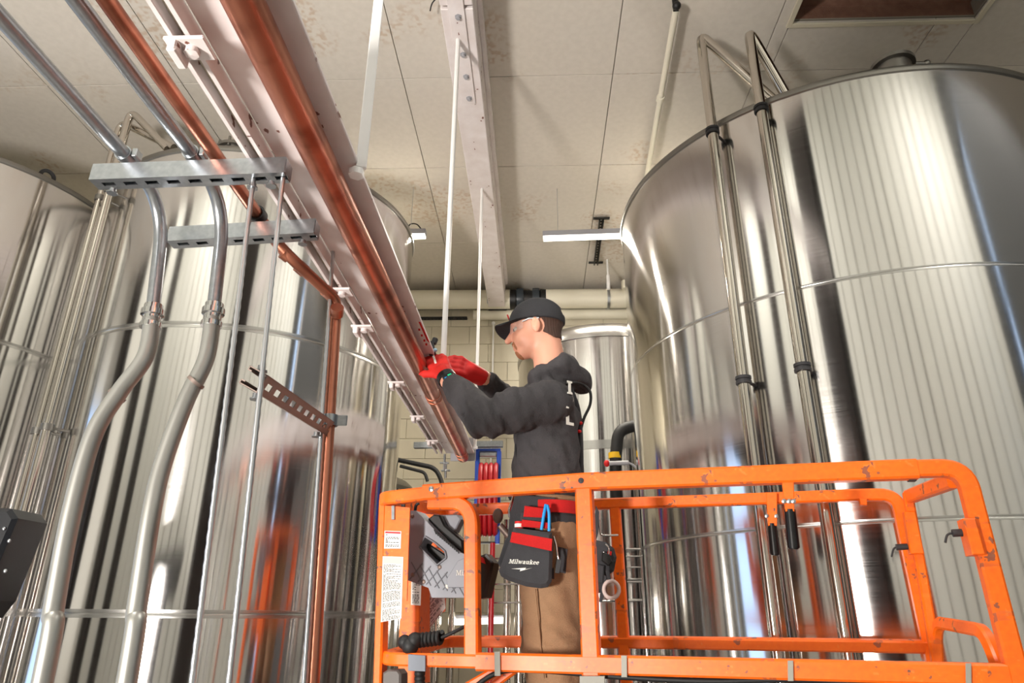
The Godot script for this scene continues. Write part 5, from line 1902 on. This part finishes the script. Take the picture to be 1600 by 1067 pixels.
	var hoodw := [
		[J.call(836, 588, -2.60), J.call(880, 571, -2.60), 0.030, 0.042], [J.call(836, 588, -2.75), J.call(880, 571, -2.75), 0.030, 0.042], [J.call(882, 569, -2.60), J.call(882, 569, -2.75), 0.040, 0.040],
		[J.call(889, 582, -2.63), J.call(904, 592, -2.66), 0.055, 0.045], [J.call(889, 582, -2.73), J.call(904, 592, -2.70), 0.055, 0.045], [J.call(904, 592, -2.67), J.call(911, 602, -2.68), 0.042, 0.030], [J.call(836, 595, -2.62), J.call(832, 606, -2.68), 0.028, 0.03]]
	var fold := FastNoiseLite.new()
	fold.seed = 9
	fold.frequency = 9.0
	fold.fractal_octaves = 2
	var elb := le
	var g3 := blob_with(hood + hoodw, 0.028, 0.0105, func(p, d):
		if d > 0.06 or d < -0.06:
			return d
		# folds: rings round the bent elbow, long drags elsewhere
		var e: float = p.distance_to(elb)
		var near := exp(-e * e * 60.0)
		var w: float = 0.010 * near * sin((p - elb).dot(Vector3(0.75, 0.5, 0.2)) * 130.0) + 0.014 * fold.get_noise_3d(p.x * 1.6 + p.y * 0.9, p.y * 0.55 - p.x * 0.5, p.z)
		d += w
		# clean hem and neck opening
		d = maxf(d, cap_hem - p.y)
		d = maxf(d, -cap_d(p, nk + Vector3(0.01, -0.02, 0), nk + Vector3(-0.05, 0.12, 0), 0.066, 0.085))
		return d)
	var hd := add(g3, "hooded_sweatshirt", hood_mat, t)
	# cuffs, pocket zip, print on the back
	for q in [[lw, le, 0.043], [rw, re, 0.047]]:
		g = Geo.new()
		var dirn: Vector3 = (q[1] - q[0]).normalized()
		var o: Vector3 = q[0] + dirn * 0.026
		g.tube(PackedVector3Array([o, o + dirn * 0.012, o + dirn * 0.05, o + dirn * 0.062]), [q[2] - 0.006, q[2], q[2] + 0.002, q[2] - 0.004], 20)
		add(g, "cuff", hood_mat, hd)
	g = Geo.new()
	g.tube(smooth_path([J.call(806, 694, -2.56), J.call(807, 715, -2.55), J.call(809, 745, -2.545)], 5), 0.003, 6)
	add(g, "zip", M.black, hd)
	# white print down the back
	for q in [["I", 606, 24, -2.435], ["P", 628, 26, -2.445], ["L", 652, 30, -2.49]]:
		var tm := TextMesh.new()
		var fnt := SystemFont.new()
		fnt.font_names = PackedStringArray(["Droid Sans"])
		fnt.font_weight = 700
		tm.font = fnt
		tm.text = q[0]
		tm.font_size = 48
		tm.pixel_size = q[2] * 0.00006
		tm.depth = 0.003
		var mi := MeshInstance3D.new()
		mi.name = "print_letter"
		mi.mesh = tm
		mi.material_override = M.white_plastic
		hd.add_child(mi, true)
		var pp: Vector3 = J.call(890, q[1], q[3])
		mi.global_transform = Transform3D(Basis(Vector3(0.80, 0, -0.60), Vector3.UP, Vector3(0.60, 0, 0.80)).orthonormalized(), pp)
	# trousers
	var legs := [
		[J.call(858, 788, -2.62), J.call(858, 788, -2.76), 0.118, 0.118], [hip_l, kn_l, 0.122, 0.104], [kn_l, an_l + Vector3(0, 0.02, 0), 0.098, 0.085], [hip_r, kn_r, 0.118, 0.10], [kn_r, an_r + Vector3(0, 0.02, 0), 0.096, 0.085], [J.call(858, 800, -2.63), hip_l, 0.118, 0.116], [J.call(858, 800, -2.75), hip_r, 0.118, 0.112]]
	var g4 := blob_with(legs, 0.03, 0.013, func(p, d):
		if d > 0.06 or d < -0.06:
			return d
		d += 0.007 * fold.get_noise_3d(p.x * 1.2 + 5.0, p.y * 1.1 + p.x * 0.8, p.z) + 0.004 * exp(-pow((p.y - kn_l.y) * 9.0, 2.0)) * sin((p.y + p.x * 0.6) * 95.0)
		return maxf(d, (floor_y + 0.05) - p.y))
	var tr := add(g4, "work_trousers", pants_mat, t)
	g = Geo.new()
	g.tube(smooth_path([J.call(836, 920, -2.484), J.call(842, 980, -2.492), J.call(850, 1060, -2.50)], 5), 0.003, 6)
	add(g, "side_seam", pants_mat, tr)
	# boots
	for q in [an_l, an_r]:
		var bt := blob_with([[Vector3(q.x + 0.03, floor_y + 0.045, q.z), Vector3(q.x - 0.15, floor_y + 0.04, q.z), 0.045, 0.038], [Vector3(q.x + 0.01, floor_y + 0.05, q.z), Vector3(q.x + 0.01, floor_y + 0.17, q.z), 0.05, 0.052]], 0.03, 0.012, func(p, d): return maxf(d, floor_y + 0.001 - p.y))
		add(bt, "boot", std(Color(0.12, 0.075, 0.05), 0.6), t)
	# gloves
	var hl := hand_prims(lw + (lk - lw).normalized() * 0.034, (lk - lw) + Vector3(-0.01, 0.02, 0), Vector3(0.35, -0.25, 0.9), 1.0, [0.35, 0.55, 0.5], 1.12)
	hl.append([lw + (lk - lw).normalized() * 0.03, lw + (lk - lw).normalized() * 0.055, 0.034, 0.034])
	var gv := add(blob(hl, 0.010, 0.0036), "glove", glove_mat, t)
	g = Geo.new()
	var bn := Vector3(0.35, -0.25, 0.9).normalized()
	var gx := frame_at(J.call(678, 562, -2.63) + bn * 0.012, bn, (lk - lw).cross(bn))
	g.box(gx, Vector3(0.034, 0.009, 0.003), 0.001)
	add(g, "white_print", M.white_plastic, gv)
	var hr2 := hand_prims(rw + (rk - rw).normalized() * 0.035, (rk - rw), Vector3(0.1, 0.25, 0.95), 1.0, [0.45, 0.6, 0.5], 1.15)
	hr2.append([rw + (rk - rw).normalized() * 0.02, rw + (rk - rw).normalized() * 0.075, 0.038, 0.040])
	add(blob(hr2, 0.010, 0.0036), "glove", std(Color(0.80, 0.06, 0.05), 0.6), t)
	# watch
	g = Geo.new()
	var wd := (lk - lw).normalized()
	var wc := lw + wd * 0.012
	g.lathe(y_to(wc, wd), [Vector2(0.035, -0.013), Vector2(0.040, -0.013), Vector2(0.041, 0.0), Vector2(0.040, 0.013), Vector2(0.035, 0.013)], 24)
	var wt := add(g, "watch", M.black, t)
	g = Geo.new()
	var wn := Vector3(0.25, -0.2, 0.95).normalized()
	var wx := frame_at(wc + wn * 0.042, wn, wd)
	g.box(wx, Vector3(0.044, 0.040, 0.012), 0.004)
	add(g, "watch_case", M.black, wt)
	for q in [[0.008, 0.006, 0.016, 0.010, Color(0.05, 0.85, 0.6)], [-0.010, -0.004, 0.010, 0.018, Color(0.1, 0.6, 0.9)], [0.007, -0.010, 0.012, 0.005, Color(0.6, 0.8, 0.85)]]:
		g = Geo.new()
		g.box(wx * Transform3D(Basis.IDENTITY, Vector3(q[0], q[1], 0.0062)), Vector3(q[2], q[3], 0.001))
		add(g, "dial_mark", std(q[4], 0.3), wt)

var cap_hem := CY + 0.40

func split_hole(outer: PackedVector2Array, hole: PackedVector2Array) -> Array:
	# an outline with a window, as two simple outlines left and right of the window's middle
	var c := Vector2.ZERO
	for p in hole:
		c += p
	c /= hole.size()
	var out := []
	for s in [-1.0, 1.0]:
		var half := PackedVector2Array([c + Vector2(0, -9), c + Vector2(9 * s, -9), c + Vector2(9 * s, 9), c + Vector2(0, 9)])
		for p in Geometry2D.intersect_polygons(outer, half):
			for q in Geometry2D.clip_polygons(p, hole):
				out.append(q)
	return out

func build_saw() -> void:
	var off := 0.13
	var o := BO + BN * off
	var t := thing("band_saw", "grey portable band saw with dark battery hanging in the orange basket", "saw", bk(700, 935, off))
	var body_m := std(Color(0.53, 0.545, 0.58), 0.5)
	var rib_m := std(Color(0.40, 0.41, 0.44), 0.5)
	var x := frame_at(bk(690, 870, off), -BN)
	var xi := x.affine_inverse()
	var to2 := func(q) -> Vector2:
		var l: Vector3 = xi * bk(q[0], q[1], off)
		return Vector2(l.x, l.y)
	var outer := PackedVector2Array()
	for q in [[637, 804], [646, 800], [657, 800], [677, 820], [700, 843], [716, 858], [727, 866], [752, 872], [750, 934], [682, 934], [677, 919], [641, 906], [635, 897]]:
		outer.append(to2.call(q))
	var hole := PackedVector2Array()
	for q in [[663.5, 856], [672, 840], [688, 850], [703, 863], [705, 873], [691, 884]]:
		hole.append(to2.call(q))
	var g := Geo.new()
	for p in split_hole(outer, hole):
		g.extrude(p, x, 0.085)
	var body := add(g, "body", body_m, t)
	# raised rib pattern on the guard
	for k in 7:
		var a := [[640 + k * 13.0, 905 - 0.0 + k * 4.0], [660 + k * 13.0, 880 + k * 4.5]]
		for m in 2:
			var p0 := bk(a[0][0] + m * 3, a[0][1] if m == 0 else a[1][1] - 2, off - 0.044)
			var p1 := bk(a[1][0], a[1][1] if m == 0 else a[0][1] + 6, off - 0.044)
			if a[0][0] > 716 or a[0][1] > 928 or (a[1][1] if m == 0 else a[0][1] + 6) > 931:
				continue
			g = Geo.new()
			g.sweep(PackedVector3Array([p0, p1]), rect_poly(0.0035, 0.004, 0.0008), -BN)
			add(g, "rib", rib_m, body)
	# raised edge round the window, slots of the vent row, screws
	for k in hole.size():
		g = Geo.new()
		var h0 := x * Vector3(hole[k].x, hole[k].y, 0.045)
		var h1 := x * Vector3(hole[(k + 1) % hole.size()].x, hole[(k + 1) % hole.size()].y, 0.045)
		g.sweep(PackedVector3Array([h0, h1]), rect_poly(0.006, 0.008, 0.001), -BN)
		add(g, "window_lip", rib_m, body)
	for k in 12:
		g = Geo.new()
		var q := bk(680 + k * 3.2, 831 + k * 2.7, off - 0.045)
		g.box(frame_at(q, -BN) * Transform3D(Basis(Vector3.BACK, 0.5), Vector3.ZERO), Vector3(0.003, 0.02, 0.004), 0.0005)
		add(g, "vent_slot", M.black, body)
	for q in [[644, 806], [645, 898], [687, 886], [699, 916], [662, 909]]:
		g = Geo.new()
		g.lathe(y_to(bk(q[0], q[1], off - 0.042), -BN), [Vector2(0.008, -0.003), Vector2(0.008, 0.002), Vector2(0.004, 0.005), Vector2(0.0, 0.005)], 12)
		add(g, "screw", M.white_plastic if q[0] > 690 else M.strut_old, body)
	plate(t, "cover_plate", [[698, 905], [716, 876], [726, 872], [727, 918], [700, 918]], off - 0.045, 0.008, body_m, 0.002)
	var tm := TextMesh.new()
	var fnt := SystemFont.new()
	fnt.font_names = PackedStringArray(["Droid Serif"])
	fnt.font_italic = true
	tm.font = fnt
	tm.text = "Mil"
	tm.font_size = 40
	tm.pixel_size = 0.0006
	tm.depth = 0.002
	var mi := MeshInstance3D.new()
	mi.name = "lettering"
	mi.mesh = tm
	mi.material_override = M.white_plastic
	t.add_child(mi, true)
	mi.global_transform = frame_at(bk(720, 895, off - 0.0505), -BN)
	# dark motor handle above, battery at the right
	plate(t, "handle", [[673, 812], [682, 805], [692, 806], [700, 822], [727, 845], [729, 866], [716, 858], [696, 838]], off + 0.02, 0.06, M.black, 0.006)
	plate(t, "motor_cover", [[690, 806], [718, 805], [724, 812], [714, 832], [702, 826]], off + 0.05, 0.05, body_m, 0.004)
	plate(t, "blade_guard", [[668, 848], [690, 862], [704, 872], [694, 880], [672, 866]], off + 0.02, 0.03, M.black, 0.003)
	plate(t, "battery", [[747, 872], [764, 866], [776, 880], [774, 892], [764, 934], [752, 936], [745, 920]], off + 0.01, 0.075, std(Color(0.13, 0.095, 0.08), 0.35), 0.008)
	plate(t, "battery_latch", [[748, 868], [756, 872], [759, 881], [751, 878]], off - 0.03, 0.02, M.red, 0.002)
	var c := Geo.new()
	c.tube(smooth_path([bk(648, 803, off), bk(650, 790, off - 0.03), bk(655, 786, off - 0.03)], 5), 0.006, 8)
	add(c, "hang_hook", M.black, t)

func build_tools() -> void:
	build_saw()
	var fab := cloth(Color(0.22, 0.22, 0.235), 141, 0.4)
	var red_f := cloth(Color(0.78, 0.07, 0.07), 151, 0.4)
	# belt round the waist
	var bc := at_z(858, 806, -2.69)
	var t := thing("tool_belt", "black work belt with wide red band round the worker's waist", "belt", bc)
	for q in [["belt_band", 0.06, -0.035, 0.0, fab], ["red_band", 0.045, 0.008, 0.006, red_f]]:
		var g := Geo.new()
		var ring := PackedVector3Array()
		for k in 49:
			var a := TAU * k / 48
			ring.append(bc + Vector3(cos(a) * (0.142 + q[3]), q[2], sin(a) * (0.205 + q[3])))
		g.sweep(ring, rect_poly(0.008, q[1], 0.001), Vector3.UP, false)
		add(g, q[0], q[4], t)
	# pouch
	var zp := -2.445
	var nn := Vector3(0, 0, -1)
	var o := P(0, 0, zp)
	t = thing("tool_pouch", "black tool pouch with red band and white script logo on worker's hip", "tool pouch", at_z(825, 917, zp))
	var P2 := func(called: String, px: Array, dz: float, th: float, m: Material, bev := 0.004) -> MeshInstance3D:
		return plate(t, called, px, 0.0, th, m, bev, P(0, 0, zp + dz), nn)
	P2.call("back_panel", [[806, 772], [868, 778], [870, 830], [866, 905], [795, 895], [792, 850], [797, 800]], -0.045, 0.012, fab)
	P2.call("front_pocket", [[803, 825], [862, 833], [864, 850], [862, 908], [856, 917], [845, 919], [822, 916], [792, 906], [783, 900], [780, 892], [797, 845]], 0.0, 0.06, fab, 0.012)
	P2.call("red_band", [[800, 831], [863, 842], [862, 861], [797, 847]], 0.032, 0.005, red_f, 0.001)
	P2.call("upper_pocket", [[815, 800], [860, 806], [862, 826], [812, 820]], -0.022, 0.03, fab, 0.004)
	P2.call("red_band", [[820, 791], [861, 796], [860, 810], [818, 808]], -0.018, 0.03, red_f, 0.002)
	P2.call("red_band", [[816, 812], [858, 817], [858, 826], [814, 823]], -0.002, 0.012, red_f, 0.001)
	P2.call("strap", [[872, 854], [887, 858], [884, 896], [869, 893]], -0.03, 0.006, fab, 0.001)
	P2.call("side_sleeve", [[790, 842], [800, 836], [797, 870], [783, 888], [778, 880]], -0.02, 0.03, fab, 0.004)
	var tm := TextMesh.new()
	var fnt := SystemFont.new()
	fnt.font_names = PackedStringArray(["Droid Serif"])
	fnt.font_italic = true
	fnt.font_weight = 700
	tm.font = fnt
	tm.text = "Milwaukee"
	tm.font_size = 40
	tm.pixel_size = 0.00046
	tm.depth = 0.002
	var mi := MeshInstance3D.new()
	mi.name = "lettering"
	mi.mesh = tm
	mi.material_override = M.white_plastic
	t.add_child(mi, true)
	mi.global_transform = Transform3D(Basis(Vector3.BACK, -0.04) * Basis(Vector3(1, 0, 0), Vector3(0.25, 1, 0), Vector3(0, 0, 1)), at_z(819, 878, zp + 0.0315))
	P2.call("logo_bolt", [[799, 888.5], [822, 887], [820, 889.5], [832, 887], [812, 892.5], [813.5, 889.5]], 0.0312, 0.002, M.white_plastic, 0.0)
	# carabiner and clip strap
	var g := Geo.new()
	g.tube(smooth_path([at_z(865, 838, zp), at_z(869, 852, zp + 0.01), at_z(871, 866, zp + 0.015), at_z(873, 874, zp + 0.015)], 5), 0.004, 8)
	add(g, "clip_chain", M.chrome, t)
	P2.call("clip_tab", [[870, 873], [878, 875], [874, 896], [867, 895]], 0.018, 0.004, M.dark_grey, 0.001)
	# pliers with light blue handles standing in the pouch
	t = thing("pliers", "light blue handled pliers sticking out of the tool pouch", "pliers", at_z(852, 828, zp))
	for q in [[[853, 788], [850, 803], [846, 828]], [[855, 789], [858, 803], [858, 830]]]:
		g = Geo.new()
		g.tube(smooth_path([at_z(q[0][0], q[0][1], zp + 0.01), at_z(q[1][0], q[1][1], zp + 0.012), at_z(q[2][0], q[2][1], zp + 0.01)], 6), 0.0055, 10)
		add(g, "handle", std(Color(0.10, 0.55, 0.82), 0.4), t)
	t = thing("tape_roll", "small red and white roll tucked in the pouch corner", "tape", at_z(811, 826, zp))
	g = Geo.new()
	g.lathe(Transform3D(Basis.IDENTITY, at_z(811, 824, zp - 0.01)), [Vector2(0.0, -0.03), Vector2(0.015, -0.03), Vector2(0.015, 0.02), Vector2(0.0, 0.022)], 14)
	add(g, "roll", M.red, t)
	g = Geo.new()
	g.lathe(Transform3D(Basis.IDENTITY, at_z(811, 824, zp - 0.01)), [Vector2(0.0155, 0.0), Vector2(0.016, 0.0), Vector2(0.016, 0.012), Vector2(0.0155, 0.012)], 14)
	add(g, "white_band", M.white_plastic, t)
	# flashlight and chain at the front of the belt
	t = thing("belt_tool", "metal tube tool hanging at the front of the work belt", "tool", at_z(793, 840, -2.6))
	g = Geo.new()
	g.rod(at_z(781, 821, -2.6), at_z(796, 838, -2.6), 0.013, 12)
	g.ball(at_z(778, 806, -2.62), Vector3(0.02, 0.028, 0.02))
	add(g, "barrel", M.strut_old, t)
	g = Geo.new()
	g.tube(smooth_path([at_z(804, 770, -2.56), at_z(800, 785, -2.56), at_z(796, 797, -2.56), at_z(797, 808, -2.56)], 5), 0.006, 8)
	add(g, "chain", M.chrome, t)
	# gear at the back of the harness
	var zb := -2.62
	t = thing("harness_bag", "black harness bag with straps and pale ring hanging behind the worker", "harness bag", at_z(945, 925, zb))
	var P3 := func(called: String, px: Array, dz: float, th: float, m: Material, bev := 0.004) -> MeshInstance3D:
		return plate(t, called, px, 0.0, th, m, bev, P(0, 0, zb + dz), nn)
	P3.call("bag", [[930, 845], [945, 848], [958, 858], [962, 872], [958, 893], [948, 900], [944, 925], [925, 928], [908, 926], [912, 880]], 0.0, 0.09, fab, 0.012)
	P3.call("strap", [[931, 790], [936, 800], [935, 832], [930, 850], [926, 848], [929, 815]], 0.03, 0.01, fab, 0.001)
	P3.call("strap", [[941, 898], [948, 900], [944, 930], [940, 941], [936, 940], [939, 918]], 0.05, 0.006, fab, 0.001)
	P3.call("buckle", [[941, 862], [952, 866], [957, 878], [950, 884], [940, 876]], 0.055, 0.02, M.black, 0.003)
	P3.call("pocket", [[926, 880], [944, 884], [942, 912], [924, 910]], 0.05, 0.02, fab, 0.004)
	P3.call("strap", [[952, 880], [962, 876], [960, 886], [953, 892]], 0.05, 0.008, M.black, 0.001)
	P3.call("red_tab", [[950, 860], [956, 862], [955, 868], [949, 866]], 0.058, 0.008, M.red, 0.001)
	P3.call("strap", [[946, 892], [952, 892], [955, 908], [950, 910]], 0.052, 0.006, fab, 0.001)
	g = Geo.new()
	g.tube(smooth_path([at_z(946, 850, zb + 0.06), at_z(951, 856, zb + 0.06), at_z(951, 866, zb + 0.06), at_z(946, 870, zb + 0.06), at_z(943, 862, zb + 0.06)], 5), 0.0035, 8)
	add(g, "carabiner", M.chrome, t)
	g = Geo.new()
	var ring2 := PackedVector3Array()
	var rc := at_z(955, 921, zb + 0.05)
	for k in 25:
		ring2.append(rc + Vector3(cos(TAU * k / 24) * 0.027, sin(TAU * k / 24) * 0.029, 0))
	g.tube(ring2, 0.007, 8, false)
	add(g, "ring", std(Color(0.75, 0.68, 0.66), 0.5), t)
	g = Geo.new()
	g.tube(smooth_path([at_z(936, 812, zb), at_z(938, 830, zb), at_z(942, 836, zb), at_z(966, 836, zb)], 5), 0.004, 8)
	add(g, "wire_hook", M.chrome, t)
	# lanyard on the back
	t = thing("lanyard", "black elastic lanyard looping down the back of the sweatshirt", "lanyard", at_z(912, 700, -2.62))
	g = Geo.new()
	g.tube(smooth_path([at_z(884, 600, -2.56), at_z(900, 598, -2.57), at_z(912, 602, -2.6), at_z(922, 612, -2.6), at_z(922, 632, -2.6), at_z(912, 655, -2.6), at_z(907, 680, -2.6), at_z(909, 715, -2.6), at_z(911, 750, -2.6)], 6), 0.006, 8)
	add(g, "cord", M.rubber, t)
	g = Geo.new()
	g.tube(smooth_path([at_z(892, 608, -2.57), at_z(903, 640, -2.59), at_z(907, 680, -2.6), at_z(908, 745, -2.6)], 6), 0.010, 8)
	add(g, "strap", fab, t)
	for q in [[907, 661], [905, 674]]:
		g = Geo.new()
		g.ball(at_z(q[0], q[1], -2.588), Vector3(0.009, 0.007, 0.009), Basis.IDENTITY, 8, 6)
		add(g, "red_tag", M.red, t)
	# cutter in the near hand and sticker on the beam
	t = thing("pipe_cutter", "dark hand cutter with pale blue bit gripped in the red glove", "hand tool", at_z(674, 545, -2.66))
	g = Geo.new()
	g.box(Transform3D(Basis(Vector3.BACK, 0.25), at_z(674, 545, -2.66)), Vector3(0.03, 0.06, 0.035), 0.005)
	add(g, "tool_body", M.dark_grey, t)
	g = Geo.new()
	g.box(Transform3D(Basis(Vector3.BACK, -0.3), at_z(679, 533, -2.67)), Vector3(0.022, 0.03, 0.02), 0.004)
	add(g, "jaw", M.dark_grey, t)
	g = Geo.new()
	g.ball(at_z(680, 547, -2.64), Vector3(0.009, 0.009, 0.009), Basis.IDENTITY, 10, 6)
	add(g, "bit", std(Color(0.62, 0.78, 0.88), 0.3), t)
	var pb := get_node("pipe_beam")
	plate(pb, "sticker", [[651, 502], [657, 503], [673, 538], [664, 541], [655, 525]], 0.0, 0.0012, M.decal, 0.0, P(0, 0.9985, 0), Vector3.UP)
	plate(pb, "sticker_print", [[654, 503], [657, 503], [672, 536], [667, 532]], 0.0, 0.0012, M.red, 0.0, P(0, 0.9972, 0), Vector3.UP)
	for q in [[655, 515], [659, 524], [663, 532], [666, 538]]:
		plate(pb, "sticker_print", [[q[0] - 1.6, q[1] - 1.5], [q[0] + 1.4, q[1] - 1.5], [q[0] + 1.8, q[1] + 1.5], [q[0] - 1.2, q[1] + 1.5]], 0.0, 0.0012, M.red, 0.0, P(0, 0.9972, 0), Vector3.UP)
	# spiral cord and boxes at the basket's left end
	var bt := get_node("lift_basket")
	g = Geo.new()
	var hel := PackedVector3Array()
	var ca := bk(642, 1002, 0.02)
	var cb := bk(690, 996, 0.02)
	var ux := (cb - ca).normalized()
	var uy := Vector3.UP
	var uz := ux.cross(uy)
	for k in 97:
		var a := TAU * 8.0 * k / 96
		hel.append(ca.lerp(cb, k / 96.0) + (uy * cos(a) + uz * sin(a)) * 0.018)
	g.tube(hel, 0.0075, 8)
	add(g, "spiral_cord", M.rubber, bt)
	g = Geo.new()
	g.tube(smooth_path([cb, bk(704, 990, 0.02), bk(718, 983, 0.03), bk(727, 978, 0.04)], 5), 0.006, 8)
	add(g, "spiral_cord", M.rubber, bt)
	for q in [[632, 1003, 0.024], [641, 1009, 0.03], [648, 1000, 0.026]]:
		g = Geo.new()
		g.ball(bk(q[0], q[1], 0.0), Vector3(q[2], q[2], q[2]), Basis.IDENTITY, 14, 8)
		add(g, "cord_grip", M.rubber, bt)
	plate(bt, "junction_box", [[604, 1050], [612, 1045], [627, 1045], [632, 1052], [632, 1095], [602, 1095]], 0.02, 0.06, std(Color(0.33, 0.31, 0.30), 0.5), 0.006)
	for k in 4:
		g = Geo.new()
		var c := bk(656, 1052 + k * 8, 0.0)
		g.lathe(Transform3D(Basis.IDENTITY, c), [Vector2(0.0, -0.010), Vector2(0.014, -0.010), Vector2(0.018, -0.004), Vector2(0.018, 0.004), Vector2(0.014, 0.010), Vector2(0.0, 0.010)], 14)
		add(g, "cable_gland", M.rubber, bt)
